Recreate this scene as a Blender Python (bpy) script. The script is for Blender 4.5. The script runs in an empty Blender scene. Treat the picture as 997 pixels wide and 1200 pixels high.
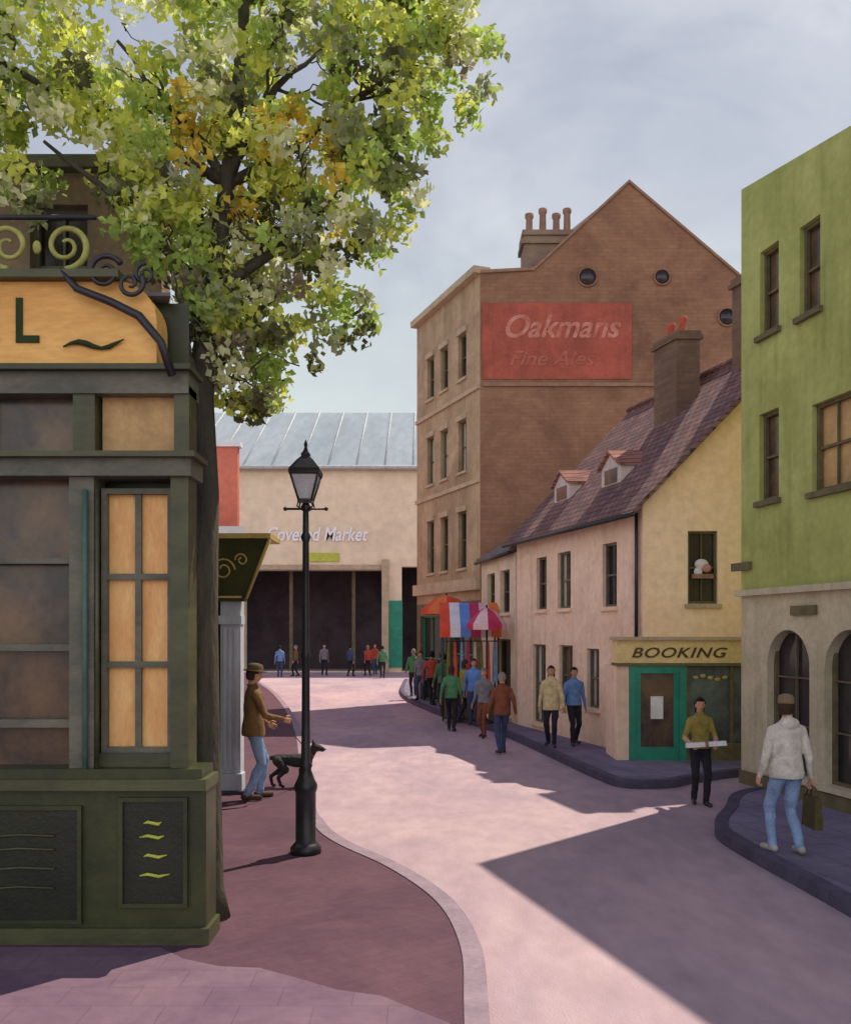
import bpy, bmesh, math, random
import numpy as np
from mathutils import Vector, Matrix
from mathutils import noise as mnoise
random.seed(7); rng=np.random.default_rng(7)
scene=bpy.context.scene
scene.view_settings.view_transform='Standard'
scene.view_settings.look='None'
scene.view_settings.exposure=0
scene.view_settings.gamma=1

# ------------------------------------------------------------------ materials
def _base(name):
    m=bpy.data.materials.new(name); m.use_nodes=True
    nt=m.node_tree; nt.nodes.clear()
    o=nt.nodes.new('ShaderNodeOutputMaterial'); b=nt.nodes.new('ShaderNodeBsdfPrincipled')
    nt.links.new(b.outputs[0],o.inputs[0]); return m,nt,b,o
def rgba(c): return (c[0],c[1],c[2],1)
def mixn(nt,fac,a,b,bt='MIX'):
    n=nt.nodes.new('ShaderNodeMix'); n.data_type='RGBA'; n.blend_type=bt
    for s,v in ((n.inputs[0],fac),(n.inputs[6],a),(n.inputs[7],b)):
        if isinstance(v,bpy.types.NodeSocket): nt.links.new(v,s)
        elif isinstance(v,(int,float)): s.default_value=v
        else: s.default_value=rgba(v)
    return n.outputs[2]
def noise(nt,vec,sc,det=4,rough=.6,dist=0.0):
    n=nt.nodes.new('ShaderNodeTexNoise'); n.inputs['Scale'].default_value=sc
    n.inputs['Detail'].default_value=det; n.inputs['Roughness'].default_value=rough
    n.inputs['Distortion'].default_value=dist
    nt.links.new(vec,n.inputs['Vector']); return n.outputs[0]
def ramp(nt,s,a,b):
    n=nt.nodes.new('ShaderNodeMapRange'); n.inputs[1].default_value=a; n.inputs[2].default_value=b
    nt.links.new(s,n.inputs[0]); return n.outputs[0]
def M(name,c1,c2=None,sc=2.0,rough=.85,bump=.25,bsc=35,stretch=(1,1,1),spec=.3,metal=0,bd=.01,streak=0):
    m,nt,b,o=_base(name)
    if c2 is None: c2=tuple(x*.72 for x in c1)
    tc=nt.nodes.new('ShaderNodeTexCoord'); mp=nt.nodes.new('ShaderNodeMapping')
    mp.inputs['Scale'].default_value=stretch
    nt.links.new(tc.outputs['Object'],mp.inputs[0]); v=mp.outputs[0]
    f=ramp(nt,noise(nt,v,sc,5,.65,.4),.35,.65)
    c=mixn(nt,f,c1,c2)
    g=ramp(nt,noise(nt,v,sc*9,2,.6),.2,.8)
    c=mixn(nt,.55,c,mixn(nt,g,(.68,.68,.68),(1.15,1.15,1.15)),'MULTIPLY')
    if streak:   # rain-washed dirt running down the render
        m2=nt.nodes.new('ShaderNodeMapping'); m2.inputs['Scale'].default_value=(5,5,.35); nt.links.new(tc.outputs['Object'],m2.inputs[0])
        h=ramp(nt,noise(nt,m2.outputs[0],1.0,4,.65),.50,.72)
        c=mixn(nt,streak,c,mixn(nt,h,(1,1,1),(.55,.52,.48)),'MULTIPLY')
    nt.links.new(c,b.inputs['Base Color'])
    b.inputs['Roughness'].default_value=rough; b.inputs['Specular IOR Level'].default_value=spec
    b.inputs['Metallic'].default_value=metal
    if bump:
        bn=nt.nodes.new('ShaderNodeBump'); bn.inputs['Strength'].default_value=bump; bn.inputs['Distance'].default_value=bd
        nt.links.new(noise(nt,v,bsc,3,.65),bn.inputs['Height']); nt.links.new(bn.outputs[0],b.inputs['Normal'])
    return m
def BR(name,c1,c2,mort,d=(1,0),bw=.23,bh=.075,bump=.5,rough=.9,ms=.012,flat=False,var=None,zs=1.0,vs=.9):
    """brick / tile / flagstone courses laid along horizontal direction d"""
    m,nt,b,o=_base(name)
    tc=nt.nodes.new('ShaderNodeTexCoord')
    sp=nt.nodes.new('ShaderNodeSeparateXYZ'); nt.links.new(tc.outputs['Object'],sp.inputs[0])
    dt=nt.nodes.new('ShaderNodeVectorMath'); dt.operation='DOT_PRODUCT'; dt.inputs[1].default_value=(d[0],d[1],0)
    nt.links.new(tc.outputs['Object'],dt.inputs[0])
    cb=nt.nodes.new('ShaderNodeCombineXYZ'); nt.links.new(dt.outputs['Value'],cb.inputs[0])
    if flat:
        d2=nt.nodes.new('ShaderNodeVectorMath'); d2.operation='DOT_PRODUCT'; d2.inputs[1].default_value=(-d[1],d[0],0)
        nt.links.new(tc.outputs['Object'],d2.inputs[0]); nt.links.new(d2.outputs['Value'],cb.inputs[1])
    else:
        mu=nt.nodes.new('ShaderNodeMath'); mu.operation='MULTIPLY'; mu.inputs[1].default_value=zs
        nt.links.new(sp.outputs[2],mu.inputs[0]); nt.links.new(mu.outputs[0],cb.inputs[1])
    t=nt.nodes.new('ShaderNodeTexBrick'); t.inputs['Scale'].default_value=1
    t.inputs['Brick Width'].default_value=bw; t.inputs['Row Height'].default_value=bh
    t.inputs['Mortar Size'].default_value=ms; t.inputs['Mortar Smooth'].default_value=.3
    t.inputs['Color1'].default_value=rgba(c1); t.inputs['Color2'].default_value=rgba(c2); t.inputs['Mortar'].default_value=rgba(mort)
    nt.links.new(cb.outputs[0],t.inputs['Vector'])
    f=ramp(nt,noise(nt,tc.outputs['Object'],vs,6,.7,.6),.3,.7)
    v=var or (.62,.6,.62)
    c=mixn(nt,.8,t.outputs[0],mixn(nt,f,(1.18,1.14,1.08),v),'MULTIPLY')
    g=ramp(nt,noise(nt,tc.outputs['Object'],9,3,.6),.25,.75)
    c=mixn(nt,.4,c,mixn(nt,g,(.75,.75,.75),(1.15,1.15,1.15)),'MULTIPLY')
    nt.links.new(c,b.inputs['Base Color']); b.inputs['Roughness'].default_value=rough; b.inputs['Specular IOR Level'].default_value=.2
    bn=nt.nodes.new('ShaderNodeBump'); bn.inputs['Strength'].default_value=bump; bn.inputs['Distance'].default_value=.01
    bn.invert=True
    nt.links.new(t.outputs[1],bn.inputs['Height']); nt.links.new(bn.outputs[0],b.inputs['Normal'])
    return m
def GL(name,c1,c2,rough=.12):
    return M(name,c1,c2,sc=1.6,rough=rough,bump=.05,bsc=3,spec=.5)
def LEAF(name,c):
    m=bpy.data.materials.new(name); m.use_nodes=True; nt=m.node_tree; nt.nodes.clear()
    o=nt.nodes.new('ShaderNodeOutputMaterial')
    d=nt.nodes.new('ShaderNodeBsdfDiffuse')
    t=nt.nodes.new('ShaderNodeBsdfTranslucent'); mx=nt.nodes.new('ShaderNodeMixShader'); mx.inputs[0].default_value=.48
    tc=nt.nodes.new('ShaderNodeTexCoord')
    f=ramp(nt,noise(nt,tc.outputs['Object'],5,1),.3,.7)
    col=mixn(nt,f,tuple(x*.8 for x in c),tuple(min(1,x*1.3) for x in c))
    nt.links.new(col,d.inputs['Color']); nt.links.new(col,t.inputs['Color'])
    nt.links.new(d.outputs[0],mx.inputs[1]); nt.links.new(t.outputs[0],mx.inputs[2]); nt.links.new(mx.outputs[0],o.inputs[0])
    return m

# ------------------------------------------------------------------ mesh builder
class MB:
    def __init__(s): s.v=[];s.f=[];s.m=[];s.mats=[];s.sm=[]
    def mi(s,mat):
        if mat not in s.mats: s.mats.append(mat)
        return s.mats.index(mat)
    def add(s,vs,fs,mat,smooth=False):
        o=len(s.v); s.v+= [tuple(v) for v in vs]; k=s.mi(mat)
        for f in fs: s.f.append([i+o for i in f]); s.m.append(k); s.sm.append(smooth)
    def poly(s,pts,mat): s.add(pts,[list(range(len(pts)))],mat)
    def box8(s,p,mat): s.add(p,[(0,3,2,1),(4,5,6,7),(0,1,5,4),(1,2,6,5),(2,3,7,6),(3,0,4,7)],mat)
    def box(s,x0,x1,y0,y1,z0,z1,mat):
        s.box8([(x0,y0,z0),(x1,y0,z0),(x1,y1,z0),(x0,y1,z0),(x0,y0,z1),(x1,y0,z1),(x1,y1,z1),(x0,y1,z1)],mat)
    def prism(s,pl,z0,z1,mat,top=None):
        n=len(pl)
        vs=[(p[0],p[1],z0) for p in pl]+[(p[0],p[1],z1) for p in pl]
        s.add(vs,[(i,(i+1)%n,n+(i+1)%n,n+i) for i in range(n)]+[list(range(n))[::-1]],mat)
        s.add(vs[n:],[list(range(n))],top or mat)
    def tube(s,pts,rads,mat,n=8,flat=1.0):
        pts=[Vector(p) for p in pts]
        if isinstance(rads,(int,float)): rads=[rads]*len(pts)
        vs=[];fs=[]
        d=(pts[1]-pts[0]).normalized()
        a=Vector((0,0,1)) if abs(d.z)<.9 else Vector((1,0,0))
        for i,p in enumerate(pts):
            if i==0: d=pts[1]-pts[0]
            elif i==len(pts)-1: d=pts[-1]-pts[-2]
            else: d=pts[i+1]-pts[i-1]
            d=d.normalized() if d.length>1e-9 else Vector((0,0,1))
            a=(a-d*a.dot(d)); a=a.normalized() if a.length>1e-6 else d.orthogonal().normalized()
            b=d.cross(a)
            for k in range(n):
                t=2*math.pi*k/n; vs.append(p+a*math.cos(t)*rads[i]*flat+b*math.sin(t)*rads[i])
        for i in range(len(pts)-1):
            for k in range(n): fs.append((i*n+k,i*n+(k+1)%n,(i+1)*n+(k+1)%n,(i+1)*n+k))
        fs.append(list(range(n))[::-1]); fs.append([(len(pts)-1)*n+k for k in range(n)])
        s.add(vs,fs,mat,True)
    def lathe(s,c,prof,mat,n=16,smooth=True):
        vs=[];fs=[]
        for r,z in prof:
            for k in range(n):
                t=2*math.pi*(k+.5)/n; vs.append((c[0]+r*math.cos(t),c[1]+r*math.sin(t),c[2]+z))
        for i in range(len(prof)-1):
            for k in range(n): fs.append((i*n+k,i*n+(k+1)%n,(i+1)*n+(k+1)%n,(i+1)*n+k))
        fs.append(list(range(n))[::-1]); fs.append([(len(prof)-1)*n+k for k in range(n)])
        s.add(vs,fs,mat,smooth)
    def ell(s,c,r,mat,n=12,m=8,R=None):
        vs=[];fs=[]
        for i in range(m+1):
            ph=-math.pi/2+math.pi*i/m
            for k in range(n):
                t=2*math.pi*k/n
                p=Vector((r[0]*math.cos(ph)*math.cos(t),r[1]*math.cos(ph)*math.sin(t),r[2]*math.sin(ph)))
                if R is not None: p=R@p
                vs.append(p+Vector(c))
        for i in range(m):
            for k in range(n): fs.append((i*n+k,i*n+(k+1)%n,(i+1)*n+(k+1)%n,(i+1)*n+k))
        s.add(vs,fs,mat,True)
    def build(s,name,parent=None,loc=None,recalc=True):
        me=bpy.data.meshes.new(name); me.from_pydata(s.v,[],s.f)
        for m in s.mats: me.materials.append(m)
        me.polygons.foreach_set('material_index',s.m); me.polygons.foreach_set('use_smooth',s.sm)
        if recalc:
            bm=bmesh.new(); bm.from_mesh(me); bmesh.ops.recalc_face_normals(bm,faces=bm.faces); bm.to_mesh(me); bm.free()
        me.update()
        ob=bpy.data.objects.new(name,me); scene.collection.objects.link(ob)
        if loc: ob.location=loc
        if parent: ob.parent=parent
        return ob
def root(name):
    e=bpy.data.objects.new(name,None); scene.collection.objects.link(e); e.empty_display_size=.3; return e
def text(name,body,loc,size,mat,rotz=0,parent=None,ext=.008,align='LEFT',sx=1.0,shear=0,off=.012,sp=1.0):
    cu=bpy.data.curves.new(name,'FONT'); cu.body=body; cu.size=size; cu.extrude=ext; cu.align_x=align; cu.offset=size*off; cu.shear=shear; cu.space_character=sp
    cu.materials.append(mat)
    ob=bpy.data.objects.new(name,cu); scene.collection.objects.link(ob)
    ob.location=loc; ob.rotation_euler=(math.pi/2,0,rotz); ob.scale=(sx,1,1)
    if parent: ob.parent=parent
    return ob

class Fr:
    def __init__(s,A,B=None,t=None,n=None):
        s.A=Vector((A[0],A[1],0))
        tt=Vector((B[0]-A[0],B[1]-A[1],0)) if B else Vector((t[0],t[1],0))
        s.L=tt.length; s.t=tt.normalized(); s.n=Vector((n[0],n[1],0)).normalized()
        s.n=(s.n-s.t*s.n.dot(s.t)).normalized()
    def P(s,u,v,z): p=s.A+s.t*u+s.n*v; return (p.x,p.y,z)
def fbox(mb,fr,u0,u1,v0,v1,z0,z1,mat):
    P=fr.P
    mb.box8([P(u0,v0,z0),P(u1,v0,z0),P(u1,v1,z0),P(u0,v1,z0),P(u0,v0,z1),P(u1,v0,z1),P(u1,v1,z1),P(u0,v1,z1)],mat)
def facade(mb,fr,L,H,ops,mat,top=None,rev=.2,z0=0,revmat=None):
    us=sorted({0,L}|{o[0] for o in ops}|{o[1] for o in ops}|({6.0} if top else set())); zs=sorted({z0,H}|{o[2] for o in ops}|{o[3] for o in ops})
    tz=lambda u,z: (top(u) if (top and abs(z-H)<1e-6) else z)
    for i in range(len(us)-1):
        for j in range(len(zs)-1):
            cu=(us[i]+us[i+1])/2; cz=(zs[j]+zs[j+1])/2
            if any(o[0]<cu<o[1] and o[2]<cz<o[3] for o in ops): continue
            a,b,c,d=us[i],us[i+1],zs[j],zs[j+1]
            mb.poly([fr.P(a,0,c),fr.P(b,0,c),fr.P(b,0,tz(b,d)),fr.P(a,0,tz(a,d))],mat)
    rm=revmat or mat
    for o in ops:
        a,b,c,d=o[:4]
        for q in ([(a,c),(a,d)],[(a,d),(b,d)],[(b,d),(b,c)],[(b,c),(a,c)]):
            mb.poly([fr.P(q[0][0],0,q[0][1]),fr.P(q[1][0],0,q[1][1]),fr.P(q[1][0],-rev,q[1][1]),fr.P(q[0][0],-rev,q[0][1])],rm)
    for u in (0,L):
        mb.poly([fr.P(u,0,z0),fr.P(u,0,tz(u,H)),fr.P(u,-rev-.1,tz(u,H)),fr.P(u,-rev-.1,z0)],mat)
    for i in range(len(us)-1):
        a,b=us[i],us[i+1]; mb.poly([fr.P(a,0,tz(a,H)),fr.P(b,0,tz(b,H)),fr.P(b,-rev-.1,tz(b,H)),fr.P(a,-rev-.1,tz(a,H))],mat)
def window(mb,fr,u0,u1,z0,z1,fm,gm,cols=2,rows=2,rev=.2,fw=.045,bar=.022,sill=None,arch=None,curt=None):
    v=-rev+.03
    mb.poly([fr.P(u0,v-.01,z0),fr.P(u1,v-.01,z0),fr.P(u1,v-.01,z1),fr.P(u0,v-.01,z1)],gm)
    if curt:
        w=(u1-u0)*.2
        for a,b in ((u0+fw,u0+fw+w),(u1-fw-w,u1-fw)):
            mb.poly([fr.P(a,v-.004,z0+fw),fr.P(b,v-.004,z0+fw),fr.P(b,v-.004,z1-fw),fr.P(a,v-.004,z1-fw)],curt)
    fbox(mb,fr,u0,u0+fw,v,v+.06,z0,z1,fm); fbox(mb,fr,u1-fw,u1,v,v+.06,z0,z1,fm)
    fbox(mb,fr,u0+fw,u1-fw,v,v+.058,z0,z0+fw,fm); fbox(mb,fr,u0+fw,u1-fw,v,v+.058,z1-fw,z1,fm)
    for i in range(1,cols):
        u=u0+(u1-u0)*i/cols; fbox(mb,fr,u-bar/2,u+bar/2,v,v+.035,z0+fw,z1-fw,fm)
    for j in range(1,rows):
        z=z0+(z1-z0)*j/rows; w=bar*(1.6 if (rows%2==0 and j==rows//2) else 1)
        fbox(mb,fr,u0+fw,u1-fw,v,v+.04,z-w/2,z+w/2,fm)
    if sill: fbox(mb,fr,u0-.06,u1+.06,-rev+.03,.07,z0-.08,z0-.003,sill)
    if arch:
        c=(u0+u1)/2; r=(u1-u0)/2; rise=min(r,(z1-z0)*.5); N=10
        for sgn in (-1,1):
            pts=[]
            for k in range(N+1):
                a=math.pi/2*k/N; pts.append((c+sgn*r*math.cos(a), z1-rise+rise*math.sin(a)))
            for k in range(N):
                p,q=pts[k],pts[k+1]
                mb.poly([fr.P(p[0],-.002,p[1]),fr.P(q[0],-.002,q[1]),fr.P(q[0],-.002,z1),fr.P(p[0],-.002,z1)],arch)
                mb.poly([fr.P(p[0],-.002,p[1]),fr.P(q[0],-.002,q[1]),fr.P(q[0],-rev+.03,q[1]),fr.P(p[0],-rev+.03,p[1])],arch)

# ------------------------------------------------------------------ palette
m_road=M('road_asphalt',(.55,.40,.41),(.38,.28,.335),sc=.45,bump=.6,bsc=60,stretch=(1,.45,1),bd=.014)
m_ground=M('ground_earth',(.30,.26,.26),(.22,.2,.2),sc=.1)
m_pave=BR('pavement_brick',(.125,.068,.088),(.118,.062,.082),(.108,.056,.074),d=(.8,.6),bw=.22,bh=.11,flat=True,ms=.005,bump=.18,var=(.66,.60,.78),vs=.9)  # burgundy darkening is pavement shade put into the brick colour
m_flag=BR('pavement_flagstone',(.20,.135,.175),(.185,.122,.165),(.155,.102,.138),d=(1,0),bw=.45,bh=.30,flat=True,ms=.005,bump=.2,var=(.66,.56,.68),vs=1.4)  # foreground zone, lighter mauve, with some shade also put into its colour
m_paveR=BR('pavement_slab',(.24,.215,.31),(.20,.18,.265),(.14,.12,.18),d=(.2,-.98),bw=.6,bh=.45,flat=True,ms=.008,bump=.3)
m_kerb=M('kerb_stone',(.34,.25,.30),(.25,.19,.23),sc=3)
m_kerbd=M('kerb_stone_dark',(.11,.095,.145),(.07,.06,.10),sc=3)  # darker copy of the kerb stone: right-side shadow put into its colour
m_olive=M('shopfront_olive_paint',(.095,.10,.038),(.045,.05,.022),sc=1.2,rough=.45,stretch=(1,1,3),spec=.5,bump=.15)
m_dkgreen=M('shopfront_dark_green',(.055,.065,.018),(.025,.035,.012),sc=2,rough=.4,spec=.5,bump=.12)
m_panel=M('shopfront_panel',(.022,.026,.012),(.012,.016,.01),sc=3,rough=.4,spec=.5)
m_greyol=M('shopfront_grey_frame',(.18,.175,.13),(.10,.105,.08),sc=2,rough=.5,stretch=(1,1,2))
m_teal=M('teal_mullion',(.10,.20,.17),(.06,.13,.11),sc=3,rough=.45)
m_yel=M('yellow_green_glint_and_sign',(.60,.66,.10),(.45,.5,.08),sc=5)
m_gold=M('gold_fascia',(.95,.56,.17),(.74,.38,.10),sc=1.6,rough=.5,bump=.15,stretch=(.5,1,2))
m_goldp=M('gold_leaf',(.62,.47,.16),(.42,.33,.10),sc=5,rough=.4)
m_letter=M('letter_green',(.03,.06,.02))
m_gdark=GL('glass_dark',(.05,.042,.042),(.025,.022,.028))
m_gbrown=GL('glass_brown',(.19,.115,.06),(.045,.035,.037),rough=.2)
m_litpane=M('window_lit_pane',(1.0,.62,.24),(.84,.42,.14),sc=2.2,rough=.5,stretch=(2,1,.6),bump=.1,spec=.5)  # warm glow of a lit window put into the base colour
m_tan=M('window_tan_blind',(.66,.42,.18),(.45,.28,.12),sc=2,rough=.5)
m_curt=M('curtain',(.55,.50,.42),(.4,.36,.3),sc=5,stretch=(3,3,.5))
m_bark=M('tree_bark',(.10,.09,.06),(.045,.04,.035),sc=5,bump=.9,bsc=18,stretch=(1,1,.25),bd=.03)
m_iron=M('black_iron',(.028,.028,.035),(.015,.015,.02),sc=6,rough=.42,bump=.1,spec=.5)
m_green=M('green_render',(.48,.51,.175),(.35,.39,.115),sc=.9,rough=.85,bump=.35,bsc=20,streak=.45)
m_gframe=M('brown_olive_frame',(.19,.16,.085),(.12,.10,.055),sc=4)
m_gbase=M('olive_stucco',(.64,.56,.40),(.48,.43,.29),sc=1.5,bump=.3,streak=.35)
m_cream=M('cream_render',(1.0,.77,.53),(.99,.70,.45),sc=.7,bump=.3,bsc=18,streak=.15)
m_pink=M('peach_render',(.96,.71,.54),(.82,.58,.43),sc=.8,bump=.3,bsc=18,streak=.4)
m_brownbrick=BR('brown_brick',(.36,.20,.125),(.31,.17,.105),(.30,.17,.11),d=(1,0),bw=.34,bh=.11,ms=.012,bump=.35,var=(.48,.44,.46),vs=.6)
m_stone=M('beige_stone',(.54,.39,.245),(.35,.25,.155),sc=.8,bump=.4,bsc=12,streak=.5)
m_trim=M('stone_trim',(.56,.44,.30),(.42,.33,.22),sc=2)
T_P=(-.271,.9626)
m_tile=BR('roof_tile',(.28,.165,.145),(.17,.105,.10),(.08,.05,.05),d=T_P,bw=.22,bh=.17,ms=.014,bump=.9,zs=1.35,var=(.62,.55,.70),vs=1.1)
m_redtile=BR('red_roof_tile',(.44,.22,.17),(.34,.16,.13),(.2,.09,.07),d=T_P,bw=.2,bh=.15,ms=.014,bump=.9,zs=1.35)
m_slate=M('slate_roof',(.22,.19,.19),(.15,.13,.14),sc=2)
m_white=M('white_paint',(.82,.80,.80),(.70,.68,.70),sc=3,rough=.5)
m_dorm=M('dormer_paint',(.66,.57,.54),(.50,.42,.40),sc=3,rough=.6)
m_colwhite=M('column_paint',(.62,.65,.72),(.45,.48,.55),sc=2,stretch=(1,1,.3),rough=.5)
m_redsign=M('red_painted_sign',(.50,.12,.08),(.33,.085,.06),sc=1.5,bump=.3,streak=.4)
m_fade=M('faded_lettering',(.68,.30,.24),(.42,.13,.09),sc=3)
m_fade2=M('faded_lettering_dim',(.50,.17,.12),(.36,.10,.07),sc=3)
m_terra=M('terracotta',(.38,.22,.15),(.27,.16,.11),sc=4)
m_shopgreen=M('shop_green_paint',(.02,.30,.20),(.01,.21,.14),sc=3,rough=.4,spec=.5)
m_shopsign=M('shop_sign_cream',(.90,.70,.34),(.70,.53,.25),sc=2)
m_glteal=GL('glass_teal',(.16,.19,.18),(.06,.075,.08))
m_hall=M('hall_render',(.92,.76,.55),(.78,.64,.46),sc=.2,bump=.1)
m_hallroof=M('hall_glass_roof',(.38,.44,.46),(.28,.34,.36),sc=.3,rough=.35,stretch=(1,.3,.3),spec=.5)
m_red=M('red_brick_plain',(.72,.22,.14),(.56,.15,.10),sc=.6)
m_pale=M('pale_render',(.68,.62,.58),(.55,.5,.47),sc=.8)
m_lampglass=M('lamp_glass',(.78,.78,.82),(.62,.63,.70),sc=5,rough=.15,bump=0,spec=.5)
m_skin=M('skin',(.62,.34,.22),(.52,.27,.17),sc=12,rough=.6,bump=0)
m_lips=M('lips',(.38,.13,.10)); m_eye=M('eye_dark',(.02,.02,.02),rough=.3)
def cloth(name,c): return M(name,c,tuple(x*.62 for x in c),sc=7,rough=.9,bump=.6,bsc=22,bd=.02)

# ------------------------------------------------------------------ ground, road, pavements
mb=MB(); mb.poly([(-3000,-3000,-.03),(3000,-3000,-.03),(3000,3000,-.03),(-3000,3000,-.03)],m_ground); mb.build('ground')
mb=MB(); mb.poly([(-16,-12,0),(14,-12,0),(20,60,0),(-26,60,0)],m_road); mb.build('road')
def smooth_line(pts,n=6):
    out=[]
    P=[pts[0]]+pts+[pts[-1]]
    for i in range(1,len(P)-2):
        for k in range(n):
            t=k/n; a,b,c,d=[np.array(P[i+j-1],float) for j in range(4)]
            out.append(tuple(.5*((2*b)+(-a+c)*t+(2*a-5*b+4*c-d)*t*t+(-a+3*b-3*c+d)*t**3)))
    out.append(pts[-1]); return out
def kerb(name,line,side,mat,w=.15,z=.13,parent=None):
    mb=MB(); L=[Vector((p[0],p[1],0)) for p in line]; off=[]
    for i,p in enumerate(L):
        d=(L[min(i+1,len(L)-1)]-L[max(i-1,0)]).normalized(); off.append(p+Vector((-d.y,d.x,0))*side*w)
    for i in range(len(L)-1):
        a,b,c,d=L[i],L[i+1],off[i+1],off[i]
        mb.box8([(a.x,a.y,-.02),(b.x,b.y,-.02),(c.x,c.y,-.02),(d.x,d.y,-.02),(a.x,a.y,z),(b.x,b.y,z),(c.x,c.y,z),(d.x,d.y,z)],mat)
    return mb.build(name,parent)
kl=smooth_line([(.25,-8),(.3,0),(.33,4),(.38,5.6),(.40,6.8),(.23,7.96),(-.23,9.12),(-.85,10.2),(-1.2,11.2),(-1.6,13.2),(-3.07,22.8),(-5.6,35),(-9,48)])
pv=root('pavement')
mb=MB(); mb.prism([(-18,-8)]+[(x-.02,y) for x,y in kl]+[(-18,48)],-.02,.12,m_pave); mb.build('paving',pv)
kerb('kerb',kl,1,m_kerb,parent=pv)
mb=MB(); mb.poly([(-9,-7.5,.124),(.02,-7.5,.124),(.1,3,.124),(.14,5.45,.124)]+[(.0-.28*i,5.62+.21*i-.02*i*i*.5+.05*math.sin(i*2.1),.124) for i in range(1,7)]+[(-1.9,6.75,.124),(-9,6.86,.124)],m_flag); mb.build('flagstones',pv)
kr=smooth_line([(4.2,-6),(3.8,4),(3.56,7.84),(3.36,10.2),(3.42,11.1),(3.85,12.1),(4.7,13.6),(7,14.25),(12,15.2)])
pv2=root('pavement')
mb=MB(); mb.prism([(x+.02,y) for x,y in kr]+[(16,15),(16,-6)],-.02,.12,m_paveR); mb.build('paving',pv2)
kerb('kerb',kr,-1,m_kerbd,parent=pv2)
kb=smooth_line([(12,17),(6,15.7),(4.4,14.9),(3.75,14.35),(3.05,14.35),(2.75,15.3),(2.14,19.3),(1.55,22.6),(.55,26),(.02,28.4),(-.6,32),(-1.0,37),(-1,45)])
pv3=root('pavement')
mb=MB(); mb.prism([(x+.01,y+.02) for x,y in kb]+[(16,45),(16,17)],-.02,.12,m_paveR); mb.build('paving',pv3)
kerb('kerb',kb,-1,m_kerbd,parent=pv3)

# ------------------------------------------------------------------ left shop
S=root('corner_shop'); fr=Fr((-9.0,6.9),B=(-1.73,6.9),n=(0,-1)); X=lambda x:x+9.0
mb=MB()
fp=[(-9,7.15),(-1.80,7.15),(-3.7,12.3),(-9,12.3)]
mb.prism(fp,.1,4.9,m_dkgreen)
mb.build('walls',S)
mb=MB()
def panel(u0,u1,z0,z1):
    fbox(mb,fr,u0,u1,.05,.062,z0,z1,m_panel)
    for a,b,c,d in ((u0-.03,u1+.03,z0-.03,z0),(u0-.03,u1+.03,z1,z1+.03),(u0-.03,u0,z0,z1),(u1,u1+.03,z0,z1)):
        fbox(mb,fr,a,b,.05,.085,c,d,m_dkgreen)
fbox(mb,fr,0,X(-1.60),-.27,.05,.1,1.25,m_dkgreen)
fbox(mb,fr,0,X(-1.57),-.27,.09,.1,.24,m_olive)
fbox(mb,fr,0,X(-1.58),-.27,.14,1.25,1.33,m_olive)
fbox(mb,fr,0,X(-1.62),-.27,.10,1.33,1.40,m_dkgreen)
panel(X(-3.9),X(-2.53),.30,1.10); panel(X(-5.6),X(-4.1),.30,1.10)
panel(X(-2.20),X(-1.76),.42,1.16)
for k,z in enumerate((.62,.76,.90,1.0)):  # panel highlights put in as coloured strokes, brighter on the narrow panel
    mb.tube([fr.P(X(-2.08+.03*(k%2)),.072,z),fr.P(X(-2.02),.075,z+.012),fr.P(X(-1.94),.075,z-.004),fr.P(X(-1.86-.02*k),.072,z+.012)],[.004,.012,.013,.004],m_yel,6)
    mb.tube([fr.P(X(-3.2+.02*(k%2)),.072,z-.1),fr.P(X(-2.95),.075,z-.08),fr.P(X(-2.7),.072,z-.09)],.009,m_olive,6)
mb.build('stall_riser',S)
mb=MB()
zb,zt=1.40,3.53
for x0,x1,mat in ((-2.60,-2.42,m_greyol),(-1.86,-1.73,m_olive),(-5.75,-5.55,m_greyol)):
    fbox(mb,fr,X(x0),X(x1),-.2,.05,zb,zt,mat)
mb.tube([fr.P(X(-2.475),.075,zb),fr.P(X(-2.475),.075,zt-.1)],.02,m_teal,8)
mb.tube([fr.P(X(-2.39),.065,zb),fr.P(X(-2.39),.065,zt-.1)],.014,m_olive,8)
window(mb,fr,X(-2.40),X(-1.87),1.50,3.46,m_greyol,m_litpane,cols=2,rows=3,rev=.14,fw=.04,bar=.045)
fbox(mb,fr,X(-2.42),X(-1.86),-.2,-.02,1.40,1.50,m_olive)
mb.poly([fr.P(0,-.15,zb),fr.P(X(-2.6),-.15,zb),fr.P(X(-2.6),-.15,zt),fr.P(0,-.15,zt)],m_gbrown)
for z,w in ((2.28,.05),(2.92,.04),(1.72,.06)):
    fbox(mb,fr,0,X(-2.6),-.148,-.02,z-w/2,z+w/2,m_greyol)
for x in (-3.75,-4.9,-6.8,-7.9): fbox(mb,fr,X(x),X(x+.06),-.149,.0,zb,zt,m_olive)
fbox(mb,fr,0,X(-1.70),-.27,.10,3.53,3.66,m_greyol)
fbox(mb,fr,0,X(-1.66),-.27,.16,3.66,3.70,m_olive)
mb.poly([fr.P(0,-.12,3.70),fr.P(X(-1.8),-.12,3.70),fr.P(X(-1.8),-.12,4.2),fr.P(0,-.12,4.2)],m_gbrown)
fbox(mb,fr,X(-2.40),X(-1.84),-.115,-.08,3.72,4.14,m_tan)
for x,w in ((-2.58,.16),(-1.84,.11),(-3.3,.05),(-4.2,.1),(-5.4,.1)): fbox(mb,fr,X(x),X(x+w),-.2,.03,3.70,4.2,m_olive)
fbox(mb,fr,0,X(-1.73),-.27,.05,4.14,4.30,m_greyol)
fbox(mb,fr,0,X(-1.70),-.27,.12,4.30,4.34,m_dkgreen)
mb.build('window_frames',S)
mb=MB()
pts=[]
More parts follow.
